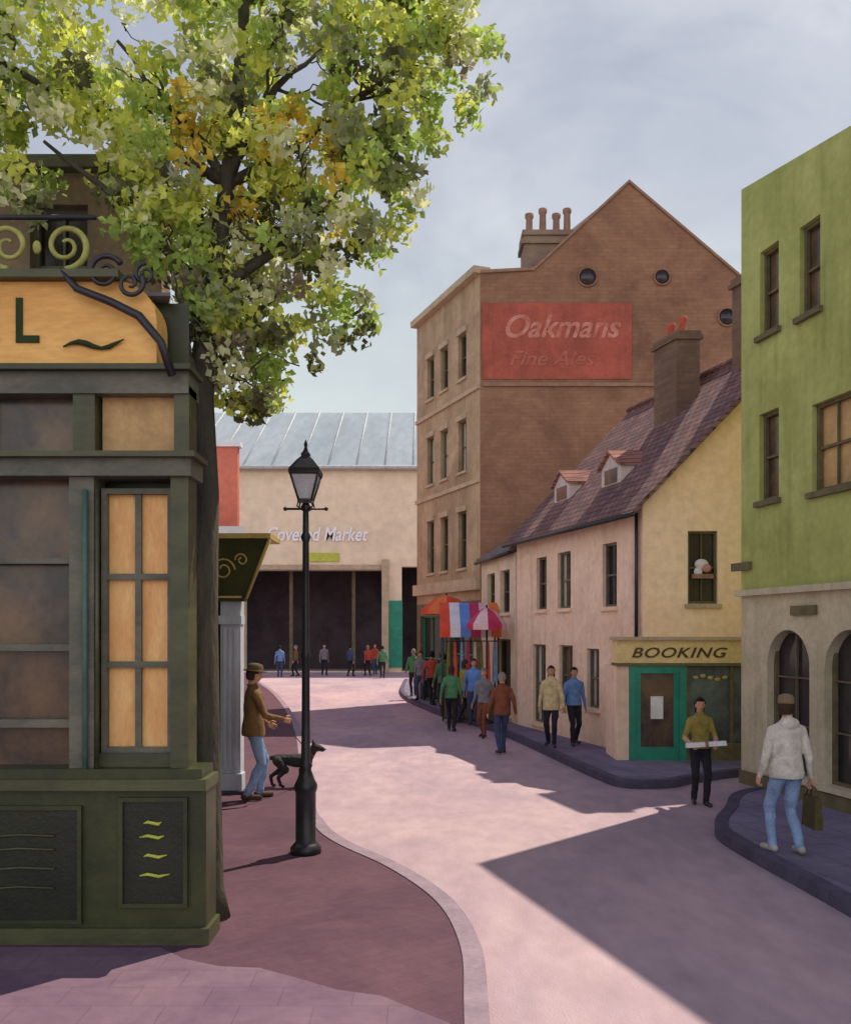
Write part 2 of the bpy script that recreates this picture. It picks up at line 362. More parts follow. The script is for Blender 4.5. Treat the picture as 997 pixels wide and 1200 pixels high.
for k in range(9):
    a=math.pi/2*k/8; pts.append((X(-2.22)+.27*math.sin(a), 4.34+.60-.30*(1-math.cos(a))))
prof=[(0,4.343),(X(-1.95),4.343)]+pts[::-1]+[(0,4.94)]
n=len(prof)
mb.add([fr.P(u,.09,z) for u,z in prof]+[fr.P(u,-.2,z) for u,z in prof],[list(range(n)),[n+i for i in range(n)][::-1]]+[(i,(i+1)%n,n+(i+1)%n,n+i) for i in range(n)],m_gold)
fbox(mb,fr,0,X(-2.20),-.2,.18,4.943,5.0,m_olive)
mb.build('fascia',S)
text('fascia_lettering','HOTEL',fr.P(X(-2.80),.095,4.50),.46,m_letter,parent=S,align='RIGHT',sx=.85,sp=1.5)
mb=MB()
mb.tube([fr.P(X(-2.62+i*.055),.11,4.46+.03*math.sin(i*.9)+.004*i) for i in range(9)],[.006,.012,.02,.022,.018,.012,.018,.012,.004],m_letter,6)
def scroll(cx,cz,r,turns,v,mat,rad=.018,ph=0,sg=1):
    mb.tube([fr.P(X(cx)+sg*r*(1-k/40*.8)*math.cos(ph+turns*2*math.pi*k/40),v,cz+r*(1-k/40*.8)*math.sin(ph+turns*2*math.pi*k/40)) for k in range(41)],[rad*(1-.5*k/40) for k in range(41)],mat,6)
m_gscroll=M('scroll_gilding',(.50,.50,.14),(.28,.28,.08),sc=6)
for i in range(9):
    cx=-2.62-i*.42
    scroll(cx,5.21,.17,1.6,.06,m_gscroll,.026,ph=-1.57,sg=(-1 if i%2 else 1))
    mb.ell(fr.P(X(cx-.21),.06,5.2),(.03,.03,.05),m_gscroll)
mb.tube([fr.P(0,.06,5.02),fr.P(X(-2.3),.06,5.02)],.018,m_iron,6); mb.tube([fr.P(0,.06,5.42),fr.P(X(-2.4),.06,5.42)],.02,m_iron,6)
scroll(-2.30,4.98,.13,1.5,.16,m_iron,.022,ph=0.5); scroll(-2.12,4.90,.1,1.4,.16,m_iron,.02,ph=2.5,sg=-1); scroll(-2.02,4.98,.08,1.4,.13,m_iron,.018,ph=1.5)
mb.tube([fr.P(X(-2.62),.16,5.0),fr.P(X(-2.5),.17,4.86),fr.P(X(-2.25),.18,4.76),fr.P(X(-2.05),.18,4.66),fr.P(X(-1.90),.16,4.48),fr.P(X(-1.83),.12,4.25)],[.02,.028,.03,.032,.03,.03],m_iron,8)
mb.build('ironwork',S)
mb=MB(); fr2=Fr((-9,8.9),B=(-2.5,8.9),n=(0,-1))
m_upper=M('upper_brick',(.38,.27,.18),(.22,.16,.12),sc=1.4,bump=.4)
m_roofflat=M('lead_flat',(.2,.2,.22))
ops=[(1.2+i*1.35,1.75+i*1.35,5.35,6.45) for i in range(4)]
facade(mb,fr2,6.5,6.75,ops,m_upper,z0=4.9)
for o in ops: window(mb,fr2,*o,m_greyol,m_gdark,2,2,sill=m_greyol)
mb.prism([(-9,9.2),(-2.62,9.2),(-3.7,12.2),(-9,12.2)],4.95,6.7,m_upper,m_roofflat)
fbox(mb,fr2,0,6.58,-.3,.12,6.753,6.87,m_greyol)
mb.build('upper_storey',S)
mb=MB(); mb.prism([(-9,7.0),(-1.9,7.0),(-3.8,12.3),(-9,12.3)],4.905,4.93,m_roofflat); mb.build('flat_roof',S)

# ------------------------------------------------------------------ tree
T=root('tree'); mb=MB()
base=Vector((-1.74,7.48,.1))
trunk=[base+Vector((0,0,0)),base+Vector((-.01,0,.25)),base+Vector((-.03,.02,1.2)),base+Vector((-.05,.03,2.4)),base+Vector((-.04,.05,3.4)),base+Vector((-.08,.1,4.2)),base+Vector((-.02,.2,5.0)),base+Vector((.1,.3,6.0)),base+Vector((.2,.4,7.2)),base+Vector((.2,.5,8.4))]
mb.tube(trunk,[.19,.145,.135,.13,.125,.11,.09,.07,.05,.02],m_bark,14)
def limb(a,b,r0,r1,bow=.2,depth=0):
    a=Vector(a);b=Vector(b); pts=[]
    o=Vector((random.uniform(-1,1),random.uniform(-1,1),random.uniform(.2,1)))*bow
    N=7
    for i in range(N+1):
        t=i/N; p=a.lerp(b,t)+o*math.sin(t*math.pi)+Vector((random.uniform(-1,1),random.uniform(-1,1),random.uniform(-1,1)))*.03*(t>0)
        pts.append(p)
    mb.tube(pts,[r0+(r1-r0)*i/N for i in range(N+1)],m_bark,7)
    if depth<2:
        for k in range(4 if depth==0 else 3):
            i=random.randint(2,N-1); d=(b-a).normalized()
            e=pts[i]+(d*.6+Vector((random.uniform(-1,1),random.uniform(-1,1),random.uniform(-.5,.9))))*(.42 if depth==0 else .2)
            limb(pts[i],e,(r0+(r1-r0)*i/N)*.5,.006,.06,depth+1)
lobes=[((-0.85,7.9,7.3),(1.25,1.2,1.2)),((0.0,8.0,7.4),(.56,.8,.75)),((-2.6,7.9,7.4),(1.5,1.1,1.2)),((-.95,7.9,6.1),(.88,.85,.8)),
 ((-1.15,7.8,5.25),(.66,.55,.6)),((-1.52,7.75,4.5),(.34,.32,.48)),((-1.9,7.85,6.3),(.85,.8,.85)),((-3.1,7.6,6.35),(1.1,.6,.7)),((-1.5,8.1,8.7),(1.8,1.6,1.2)),((-2.1,7.6,5.6),(.45,.45,.4)),
 ((-4.3,7.8,7.4),(1.2,1.0,1.0)),((-.33,8.0,6.45),(.5,.6,.38)),((-1.75,7.6,5.0),(.35,.3,.4))]
for c,r in lobes:
    z0=min(max(c[2]-1.3,3.9),7.8); k=min(range(len(trunk)),key=lambda i:abs(trunk[i].z-z0))
    limb(trunk[k],c,.05,.014,.12)
mb.build('trunk_and_limbs',T)
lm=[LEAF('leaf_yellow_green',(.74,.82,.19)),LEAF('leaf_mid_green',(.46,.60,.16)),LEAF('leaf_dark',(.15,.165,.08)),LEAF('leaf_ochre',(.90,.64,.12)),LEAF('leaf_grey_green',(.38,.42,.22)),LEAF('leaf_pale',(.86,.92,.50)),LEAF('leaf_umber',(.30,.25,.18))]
V=[];F=[];MI=[]
for c,r in lobes:
    vol=r[0]*r[1]*r[2]; nc=int(68*(vol**.72))+16
    for i in range(nc):
        d=rng.normal(size=3); d/=np.linalg.norm(d); rad=rng.uniform(.3,1.0)**.6
        cc=np.array(c)+d*rad*np.array(r)*(1+rng.uniform(-.08,.14))
        if cc[1]<7.3 and cc[2]<5.6 and cc[0]<-1.9: cc[1]=7.35
        x,y,z=cc; q=rng.random()
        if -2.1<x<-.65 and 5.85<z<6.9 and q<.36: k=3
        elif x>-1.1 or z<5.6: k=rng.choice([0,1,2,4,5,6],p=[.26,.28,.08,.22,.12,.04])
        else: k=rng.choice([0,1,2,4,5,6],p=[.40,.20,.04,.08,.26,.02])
        if d[2]<-.4 and rng.random()<.35: k=rng.choice([2,4])  # lobe undersides get darker leaves, tops paler: shading put into leaf colour
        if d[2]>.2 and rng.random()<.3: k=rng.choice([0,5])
        cr=rng.uniform(.11,.2); nl=int(42*(cr/.15)**2)
        p=rng.normal(size=(nl,3)); p/=np.linalg.norm(p,axis=1)[:,None]; p*= (rng.random((nl,1))**.4)*cr*np.array([1,1,.8]); p+=cc
        a=rng.normal(size=(nl,3)); a[:,2]-=.2; a/=np.linalg.norm(a,axis=1)[:,None]
        b=np.cross(a,rng.normal(size=(nl,3))); b/=np.linalg.norm(b,axis=1)[:,None]
        s=rng.uniform(.026,.055,(nl,1))
        for j in range(nl):
            o=len(V); A=a[j]*s[j]; B=b[j]*s[j]*.68
            V+= [tuple(p[j]-A),tuple(p[j]-A*.1+B),tuple(p[j]+A*1.1),tuple(p[j]-A*.1-B)]
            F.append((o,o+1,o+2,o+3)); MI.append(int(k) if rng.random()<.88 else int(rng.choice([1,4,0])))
me=bpy.data.meshes.new('foliage'); me.from_pydata(V,[],F)
for m in lm: me.materials.append(m)
me.polygons.foreach_set('material_index',MI)
ob=bpy.data.objects.new('foliage',me); scene.collection.objects.link(ob); ob.parent=T

# ------------------------------------------------------------------ street lamp
L=root('street_lamp'); mb=MB(); c=(-1.23,9.65,.12)
mb.lathe(c,[(.16,0),(.16,.06),(.125,.10),(.105,.12),(.105,.62),(.12,.66),(.12,.70),(.09,.76),(.055,.86),(.07,.90),(.05,.94),(.043,1.3),(.040,2.0),(.052,2.03),(.038,2.07),(.033,3.2),(.055,3.25),(.033,3.30),(.030,3.52),(.055,3.56),(.03,3.60)],m_iron,12)
mb.tube([(c[0]-.20,c[1],3.66),(c[0]+.20,c[1],3.66)],.012,m_iron,8)
mb.ell((c[0]-.21,c[1],3.66),(.022,.022,.022),m_iron); mb.ell((c[0]+.21,c[1],3.66),(.022,.022,.022),m_iron)
mb.build('post',L)
mb=MB()
zb_,zt_=3.74,4.02; rb,rt=.065,.145
for sx,sy in ((1,1),(1,-1),(-1,1),(-1,-1)):
    mb.tube([(c[0]+sx*rb,c[1]+sy*rb,zb_),(c[0]+sx*rt,c[1]+sy*rt,zt_)],.011,m_iron,6)
    mb.tube([(c[0]+sx*.02,c[1]+sy*.02,3.64),(c[0]+sx*.08,c[1]+sy*.08,3.68),(c[0]+sx*rb,c[1]+sy*rb,zb_)],.009,m_iron,6)
for z,r in ((zb_,rb),(zt_,rt)):
    mb.box(c[0]-r-.012,c[0]+r+.012,c[1]-r-.012,c[1]+r+.012,z-.012,z+.012,m_iron)
mb.lathe((c[0],c[1],4.033),[(.23,0),(.215,.03),(.12,.12),(.06,.165),(.065,.19),(.035,.22),(.018,.26),(.026,.29),(.004,.34)],m_iron,4,False)
mb.build('lantern_frame',L)
mb=MB(); q=.006
mb.box8([(c[0]-rb+q,c[1]-rb+q,zb_+.02),(c[0]+rb-q,c[1]-rb+q,zb_+.02),(c[0]+rb-q,c[1]+rb-q,zb_+.02),(c[0]-rb+q,c[1]+rb-q,zb_+.02),(c[0]-rt+.015,c[1]-rt+.015,zt_-.02),(c[0]+rt-.015,c[1]-rt+.015,zt_-.02),(c[0]+rt-.015,c[1]+rt-.015,zt_-.02),(c[0]-rt+.015,c[1]+rt-.015,zt_-.02)],m_lampglass)
mb.build('lantern_glass',L)

# ------------------------------------------------------------------ white-columned shop
W=root('columned_shop'); mb=MB()
mb.prism([(-7,13.45),(-2.62,13.45),(-4.7,19.5),(-7,19.5)],.1,3.6,m_pale)
mb.build('walls',W); mb=MB()
frw=Fr((-7,13.2),B=(-2.58,13.2),n=(0,-1)); XW=lambda x:x+7
for x0 in (-3.22,-2.88,-4.6,-6.0):
    fbox(mb,frw,XW(x0),XW(x0+.28),-.25,0,.12,2.82,m_colwhite)
    for k in range(3): fbox(mb,frw,XW(x0+.04+k*.075),XW(x0+.085+k*.075),0,.025,.45,2.45,m_colwhite)
    fbox(mb,frw,XW(x0-.03),XW(x0+.31),-.2,.06,.12,.40,m_colwhite); fbox(mb,frw,XW(x0-.02),XW(x0+.30),-.2,.05,2.5,2.62,m_colwhite)
fbox(mb,frw,0,XW(-2.45),-.3,.12,.10,.17,m_kerbd)
mb.build('pilasters',W); mb=MB()
for a,b in ((-2.94,-2.88),(-4.32,-3.22),(-5.72,-4.6)): mb.poly([frw.P(XW(a),-.12,.12),frw.P(XW(b),-.12,.12),frw.P(XW(b),-.12,2.82),frw.P(XW(a),-.12,2.82)],m_gdark)
mb.build('windows',W); mb=MB()
mb.box8([(-7,13.3,2.82),(-7,13.1,2.82),(-2.54,13.1,2.82),(-2.54,13.3,2.82),(-7,13.5,3.66),(-7,12.75,3.66),(-2.14,12.75,3.66),(-2.3,13.5,3.66)],m_dkgreen)
mb.box(-7,-2.10,12.70,13.6,3.663,3.73,m_goldp)
def gs(cx,cz,r,t,sg=1,rad=.014):
    pts=[]
    for k in range(30):
        a=t*2*math.pi*k/30; rr=r*(1-.75*k/30); z=cz+rr*math.sin(a); yy=13.1-.35*(z-2.82)/.84-.012
        pts.append((cx+sg*rr*math.cos(a),yy,z))
    mb.tube(pts,rad,m_goldp,6)
gs(-2.78,3.25,.16,1.5); gs(-3.1,3.28,.13,1.4,-1); gs(-2.52,3.38,.09,1.3,-1)
mb.tube([(-2.50,13.08,2.86),(-2.12,12.74,3.64)],.025,m_goldp,6); mb.tube([(-3.4,13.06,2.88),(-2.56,13.06,2.88)],.015,m_goldp,6)
mb.build('fascia',W)
B=root('rendered_house'); mb=MB()
mb.prism([(-12,22),(-4.35,22),(-6.5,28),(-12,28)],.1,4.6,m_pale,m_slate); mb.prism([(-12,21.85),(-4.2,21.85),(-6.4,28.1),(-12,28.1)],4.603,4.85,m_white)
frq=Fr((-12,22),B=(-4.35,22),n=(0,-1))
for u in (1.5,3.2,4.9,6.3): fbox(mb,frq,u,u+.7,.003,.04,1.2,2.6,m_gdark); fbox(mb,frq,u-.06,u+.76,.003,.09,1.08,1.19,m_white)
mb.build('walls',B)
B=root('red_brick_house'); mb=MB()
frr=Fr((-14,30),B=(-6.0,30),n=(0,-1)); ops=[(6.3,6.9,5.6,7.2),(4.5,5.1,5.6,7.2),(2.5,3.1,5.6,7.2)]
facade(mb,frr,8,8.3,ops,m_red)
for o in ops: window(mb,frr,*o,m_white,m_gdark,2,2,sill=m_white)
mb.prism([(-14,30.3),(-6.05,30.3),(-8.5,38),(-14,38)],.1,8.25,m_red,m_slate); fbox(mb,frr,0,8.1,-.3,.1,8.303,8.45,m_white)
mb.build('walls',B)

# ------------------------------------------------------------------ green house
G=root('green_house'); A=(4.80,14.27); tg=(.2006,-.9797); fr=Fr(A,t=tg,n=(-.9797,-.2006)); LG=13.0
mb=MB(); top=lambda u: 9.12-.15*min(u,6)
ops=[(.52,1.0,6.72,7.95),(1.5,1.96,6.68,7.9),(.5,1.0,4.3,5.58),(1.78,3.0,4.25,5.42),(3.6,4.1,6.65,7.85),(5.2,5.7,6.65,7.85),(4.2,5.4,4.25,5.42),(7,7.5,6.5,7.7),(7,8.2,4.25,5.4)]
H=9.13
facade(mb,fr,LG,H,ops,m_green,top=top,z0=3.0,rev=.16)
for o in ops:
    wide=o[1]-o[0]>.8
    window(mb,fr,*o,m_gframe,(m_tan if wide else m_gbrown),3 if wide else 1,2,rev=.16,sill=m_gframe,fw=.05)
mb.build('upper_wall',G); mb=MB()
ops=[(.70,1.72,.42,2.42),(2.05,3.07,.40,2.42),(3.9,4.9,.12,2.42),(5.6,6.8,.4,2.42),(7.8,9,.4,2.42)]
facade(mb,fr,LG,2.93,ops,m_gbase,z0=.1,rev=.2)
for o in ops: window(mb,fr,*o,m_gframe,m_gdark,2,3,rev=.2,arch=m_gbase,sill=m_gbase)
fbox(mb,fr,-.02,LG,0.002,.10,2.93,3.02,m_gbase); fbox(mb,fr,0,LG,.002,.04,.1,.3,m_gframe)
fbox(mb,fr,1.35,1.9,.002,.05,2.62,2.75,m_gframe)
fbox(mb,fr,-.2,.3,.003,.06,3.32,3.44,m_gframe)
mb.build('ground_floor',G); mb=MB()
P=fr.P
mb.box8([P(.02,-.25,.1),P(6,-.25,.1),P(6,-6,.1),P(.02,-6,.1),P(.02,-.25,9.05),P(6,-.25,8.15),P(6,-6,8.15),P(.02,-6,9.05)],m_green)
mb.box8([P(6.001,-.25,.1),P(LG,-.25,.1),P(LG,-6,.1),P(6.001,-6,.1),P(6.001,-.25,8.15),P(LG,-.25,8.15),P(LG,-6,8.15),P(6.001,-6,8.15)],m_green)
mb.build('side_walls',G)

# ------------------------------------------------------------------ cream gabled house
C=root('cream_house'); A=(3.93,17.0); Bq=(2.24,23.0); HE=4.76; SL=1.05; WID=5.6
fg=Fr(A,t=(1,0),n=(0,-1)); fs=Fr(A,B=Bq,n=(-.9626,-.271)); LS=fs.L
mb=MB(); ops=[(.82,1.36,2.9,4.22)]
facade(mb,fg,WID,HE,ops,m_cream,z0=.1,rev=.16)
for u0,u1,z0,z1 in ops:
    window(mb,fg,u0,u1,z0,z1,m_gframe,m_gdark,2,2,rev=.16,sill=m_trim)
mb.poly([fg.P(0,0,HE),fg.P(WID,0,HE),fg.P(WID/2,0,HE+SL*WID/2)],m_cream)
mb.build('gable_wall',C)
mb=MB()
mb.ell(fg.P(1.09,-.08,3.62),(.13,.05,.10),m_white); mb.ell(fg.P(1.17,-.05,3.55),(.09,.05,.08),M('pink_flower',(.75,.35,.35)))
mb.ell(fg.P(1.02,-.05,3.48),(.08,.05,.09),m_white); fbox(mb,fg,.9,1.28,-.1,.02,3.36,3.44,m_terra)
mb.build('flower_box',C)
mb=MB()
ops=[(1.0,1.6,2.88,4.12),(3.1,3.78,2.9,4.12),(4.4,4.98,2.9,4.1),(1.75,2.3,.85,2.05),(3.0,3.7,.8,2.1),(4.45,5.2,.3,2.1)]
facade(mb,fs,LS,HE,ops,m_pink,z0=.1,rev=.16)
for i,o in enumerate(ops): window(mb,fs,*o,m_greyol,m_gdark if o[2]>2 else m_gbrown,2,2,rev=.16,sill=m_pink,curt=(m_curt if i%2 else None))
mb.build('street_wall',C)
mb=MB(); t=fs.t
def Q(w,s,z): p=Vector((A[0],A[1],0))+Vector((w,0,0))+t*s; return (p.x,p.y,z)
mb.add([Q(.2,.2,.1),Q(WID-.05,.2,.1),Q(WID-.05,LS,.1),Q(.2,LS,.1),Q(.2,.2,HE-.05),Q(WID-.05,.2,HE-.05),Q(WID-.05,LS,HE-.05),Q(.2,LS,HE-.05)],[(0,3,2,1),(4,5,6,7),(0,1,5,4),(1,2,6,5),(2,3,7,6),(3,0,4,7)],m_cream)
mb.poly([Q(0,LS,HE),Q(WID,LS,HE),Q(WID/2,LS,HE+SL*WID/2)],m_pink)
mb.build('core_walls',C)
mb=MB(); th=.10; ov=-.28; o1,o2=-.24,LS+.1
def slab(w0,w1,z0,z1,mat):
    mb.box8([Q(w0,o1,z0),Q(w1,o1,z1),Q(w1,o2,z1),Q(w0,o2,z0),Q(w0,o1,z0+th),Q(w1,o1,z1+th),Q(w1,o2,z1+th),Q(w0,o2,z0+th)],mat)
slab(ov,WID/2,HE+SL*ov+.02,HE+SL*WID/2+.02,m_tile); slab(WID-ov,WID/2+.002,HE+SL*ov+.02,HE+SL*WID/2+.02,m_tile)
mb.tube([Q(WID/2,o1,HE+SL*WID/2+.13),Q(WID/2,o2,HE+SL*WID/2+.13)],.09,m_tile,8)
mb.build('roof',C)
mb=MB()
mb.tube([Q(-.30,o1,HE-.26),Q(-.30,o2,HE-.26)],.05,m_iron,8)
mb.tube([fs.P(.12,.06,HE-.2),fs.P(.12,.06,2.3)],.035,m_iron,8)
mb.build('gutter',C)
mb=MB()
for s0,wd in ((1.9,.85),(4.35,.85)):
    w0=.50; zf=HE+SL*w0+.06; hf=.42
    mb.box8([Q(w0,s0,zf),Q(w0+1.0,s0,zf),Q(w0+1.0,s0+wd,zf),Q(w0,s0+wd,zf),Q(w0,s0,zf+hf),Q(w0+.6,s0,zf+hf),Q(w0+.6,s0+wd,zf+hf),Q(w0,s0+wd,zf+hf)],m_dorm)
    pk=zf+hf+.30; ws=w0-.08
    for sa,sb in ((s0-.06,s0+wd/2),(s0+wd+.06,s0+wd/2)):
        p=[Q(ws,sa,zf+hf-.03),Q(ws,sb,pk),Q(w0+1.0,sb,pk),Q(w0+.62,sa,zf+hf-.03)]
        mb.box8(p+[(x,y,z+.05) for x,y,z in p],m_redtile)
    mb.poly([Q(w0,s0,zf+hf),Q(w0,s0+wd,zf+hf),Q(w0,s0+wd/2,pk)],m_dorm)
    mb.box8([Q(w0-.012,s0+.15,zf+.08),Q(w0-.002,s0+.15,zf+.08),Q(w0-.002,s0+wd-.15,zf+.08),Q(w0-.012,s0+wd-.15,zf+.08),Q(w0-.012,s0+.15,zf+hf-.04),Q(w0-.002,s0+.15,zf+hf-.04),Q(w0-.002,s0+wd-.15,zf+hf-.04),Q(w0-.012,s0+wd-.15,zf+hf-.04)],m_gbrown)
mb.build('dormers',C)
# chimney stack with clay pots, plus an added stack that only shapes the shadow
mb=MB(); m_stack=BR('chimney_brick_dark',(.22,.145,.10),(.17,.11,.08),(.18,.13,.10),d=(1,0),bw=.23,bh=.08,ms=.01)
m_pot=M('red_clay_pot',(.55,.13,.08),(.40,.09,.06),sc=6)
def stack(w0,w1,s0,s1,zt,np_):
    def bx(e,z0,z1,mat): mb.box8([Q(w0-e,s0-e,z0),Q(w1+e,s0-e,z0),Q(w1+e,s1+e,z0),Q(w0-e,s1+e,z0),Q(w0-e,s0-e,z1),Q(w1+e,s0-e,z1),Q(w1+e,s1+e,z1),Q(w0-e,s1+e,z1)],mat)
    bx(0,HE+SL*w0-.1,zt-.18,m_stack); bx(.05,zt-.18,zt-.09,m_stack); bx(.02,zt-.09,zt,m_stack)
    for k in range(np_):
        f=(k+.5)/np_; p=Q(w0+(w1-w0)*.5,s0+(s1-s0)*f,zt); mb.lathe(p,[(.10,0),(.08,.06),(.07,.24),(.10,.28),(.10,.34),(.07,.35)],m_pot,10)
stack(1.80,2.28,2.25,3.15,8.55,2)
stack(2.5,3.1,.1,1.5,9.3,4)  # unseen behind the green house; added to cast a shadow on the road
mb.build('chimney_and_shadow_stack',C)
mb=MB(); x0,x1,yf,yb=3.38,6.2,16.55,16.99
mb.box(x0,x1,yf+.02,yb,1.84,2.24,m_shopsign); mb.box(x0-.05,x1,yf-.06,yb-.002,2.243,2.30,m_trim); mb.box(x0-.02,x1,yf-.02,yb-.003,1.79,1.838,m_gframe)
mb.box(x0,3.597,yf+.05,yb+.6,.1,1.787,m_pink)
mb.box(3.60,3.70,yf,yb-.004,.12,1.787,m_shopgreen); mb.box(4.48,4.60,yf,yb-.004,.12,1.787,m_shopgreen); mb.box(3.70,4.48,yf+.01,yb-.005,1.66,1.787,m_shopgreen)
mb.box(3.70,3.80,yf+.03,yb-.1,.12,1.66,m_shopgreen); mb.box(4.38,4.48,yf+.03,yb-.1,.12,1.66,m_shopgreen); mb.box(3.80,4.38,yf+.03,yb-.1,.12,.35,m_shopgreen)
mb.box(3.80,4.38,yf+.06,yb-.12,.35,1.66,m_gbrown)
mb.box(3.98,4.2,yf+.045,yf+.058,.85,1.25,m_white)
mb.box(4.60,6.2,yf+.02,yb-.006,.12,.42,m_gframe); mb.box(4.62,6.2,yf+.08,yb-.12,.42,1.787,m_glteal)
for x in (4.603,5.38,6.1): mb.box(x,x+.06,yf+.03,yb-.11,.42,1.787,m_gframe)
for k in range(5): mb.ell((4.78+k*.13,yf+.07,1.58+.03*math.sin(k*1.6)),(.055,.012,.035),m_goldp,8,6)
mb.build('shopfront',C)
text('shop_lettering','BOOKING',(3.62,yf+.012,1.94),.25,M('shop_lettering_brown',(.12,.08,.03)),parent=C,sx=1.35,shear=.3,sp=1.1)

# ------------------------------------------------------------------ small house
Hh=root('small_house'); A=(2.22,23.12); fr=Fr(A,B=(1.60,26.9),n=(-.986,-.165)); L_=fr.L; mb=MB()
m_pal2=M('ivory_render',(.86,.70,.52),(.70,.56,.42),sc=1)
ops=[(.6,1.6,2.88,3.98),(2.2,3.1,2.88,3.98),(.5,1.9,.3,2.2)]
facade(mb,fr,L_,4.35,ops,m_pal2,z0=.1)
for o in ops: window(mb,fr,*o,m_gframe,m_gdark,2,2,sill=m_pal2)
P0=lambda u,v,z:fr.P(u,v,z)
mb.box8([P0(0,-.25,.1),P0(L_,-.25,.1),P0(L_,-4,.1),P0(0,-4,.1),P0(0,-.25,4.3),P0(L_,-.25,4.3),P0(L_,-4,4.3),P0(0,-4,4.3)],m_pal2)
mb.box8([P0(0,.15,4.36),P0(L_,.15,4.36),P0(L_,-3,6.2),P0(0,-3,6.2),P0(0,.15,4.46),P0(L_,.15,4.46),P0(L_,-3,6.3),P0(0,-3,6.3)],m_slate)
mb.tube([P0(0,.17,4.34),P0(L_,.17,4.34)],.05,m_iron,8); mb.build('walls_and_roof',Hh)

# ------------------------------------------------------------------ large brown building
R=root('brown_gabled_building'); A=(1.57,27.0)
f1=Fr(A,B=(-.29,31.9),n=(-.9349,-.3549)); f2=Fr(A,t=(1,0),n=(0,-1)); LF=f1.L
mb=MB(); ops=[(a,b,c,d) for a,b in ((1.0,1.62),(2.45,3.05),(3.65,4.25)) for c,d in ((4.3,6.0),(7.2,8.75),(10.0,11.35))]
facade(mb,f1,LF,12.7,ops,m_stone,z0=3.3)
for i,o in enumerate(ops): window(mb,f1,*o,m_gframe,m_gdark,2,2,sill=m_trim,curt=(m_curt if i%3==1 else None))
for o in ops: fbox(mb,f1,o[0]-.06,o[1]+.06,.002,.06,o[3]+.003,o[3]+.16,m_trim)
for z in (6.7,9.4): fbox(mb,f1,0,LF,.002,.07,z,z+.12,m_trim)
fbox(mb,f1,-.05,LF+.05,-.3,.22,12.703,12.9,m_trim); fbox(mb,f1,-.05,LF,.002,.16,3.6,3.95,m_trim)
mb.build('stone_facade',R); mb=MB()
facade(mb,f1,LF,3.297,[(.5,2.3,.5,2.9),(2.7,4.9,.12,2.9)],m_gframe,z0=.1)
window(mb,f1,.5,2.3,.5,2.9,m_shopgreen,m_gdark,3,2); window(mb,f1,2.7,4.9,.12,2.9,m_shopgreen,m_gdark,3,2)
mb.build('ground_floor_shop',R); mb=MB()
prof=[(0,.1),(9.6,.1),(9.6,10.7),(7.45,12.6),(4.28,15.3),(2.92,14.05),(1.55,12.78),(0,12.70)]
mb.poly([f2.P(u,0,z) for u,z in prof],m_brownbrick)
bk=f1.t*LF
for i in range(len(prof)-1):
    a=prof[i];b=prof[i+1]
    pa=Vector(f2.P(a[0],0,a[1]));pb=Vector(f2.P(b[0],0,b[1]))
    mb.poly([pa,pb,pb+bk,pa+bk],m_slate if a[1]>5 else m_brownbrick)
mb.poly([Vector(f2.P(u,0,z))+bk for u,z in prof],m_brownbrick)
mb.poly([f1.P(0,-.3,.1),f1.P(LF,-.3,.1),f1.P(LF,-.3,12.7),f1.P(0,-.3,12.7)],m_stone)
mb.build('gable_walls_and_roof',R); mb=MB()
cp=[(0,12.70),(1.55,12.78),(2.92,14.05),(4.28,15.3),(7.45,12.6),(9.6,10.7)]
for i in range(len(cp)-1):
    (a,za),(b,zb2)=cp[i],cp[i+1]
    mb.box8([f2.P(a,.06,za+.003),f2.P(b,.06,zb2+.003),f2.P(b,-.3,zb2+.003),f2.P(a,-.3,za+.003),f2.P(a,.06,za+.09),f2.P(b,.06,zb2+.09),f2.P(b,-.3,zb2+.09),f2.P(a,-.3,za+.09)],m_terra)
fbox(mb,f2,.1,6.2,.002,.06,9.45,9.55,m_terra)
mb.build('coping',R); mb=MB()
for u,z,r in ((3.09,12.6,.25),(5.23,12.6,.21),(7.1,11.45,.24)):
    mb.lathe((0,0,0),[(r,0),(r,.03)],m_gdark,20)
    n=20*2
    for i in range(len(mb.v)-n,len(mb.v)):
        x,y,zz=mb.v[i]; mb.v[i]=f2.P(u+x,.002+zz,z+y)
    mb.tube([f2.P(u+(r+.02)*math.cos(2*math.pi*k/20),.02,z+(r+.02)*math.sin(2*math.pi*k/20)) for k in range(21)],.035,m_brownbrick,6)
mb.build('round_vents',R); mb=MB()
fbox(mb,f2,.06,4.35,.003,.03,9.66,11.85,m_redsign); mb.build('painted_sign',R)
text('sign_lettering','Oakmans',f2.P(.62,.035,10.86),.92,m_fade,parent=R,sx=.95,shear=.35,off=.02)
text('sign_small_lettering','Fine Ales',f2.P(.8,.035,10.05),.6,m_fade2,parent=R,sx=1.1,shear=.35)
mb=MB(); m_chim=M('chimney_brick',(.32,.22,.155),(.22,.155,.12),sc=2)
fbox(mb,f2,1.3,2.75,-1.3,-.35,11.5,13.95,m_chim); fbox(mb,f2,1.22,2.83,-1.38,-.27,13.7,13.85,m_chim); fbox(mb,f2,1.25,2.8,-1.35,-.3,13.953,14.1,m_chim)
for k,u in enumerate((1.5,1.9,2.3,2.62)):
    p=f2.P(u,-.8,14.1); mb.lathe(p,[(.14,0),(.11,.1),(.095,.5+.15*(k%2)),(.13,.56+.15*(k%2)),(.13,.66+.15*(k%2)),(.08,.68+.15*(k%2))],m_terra,10)
mb.build('chimney_stack',R)

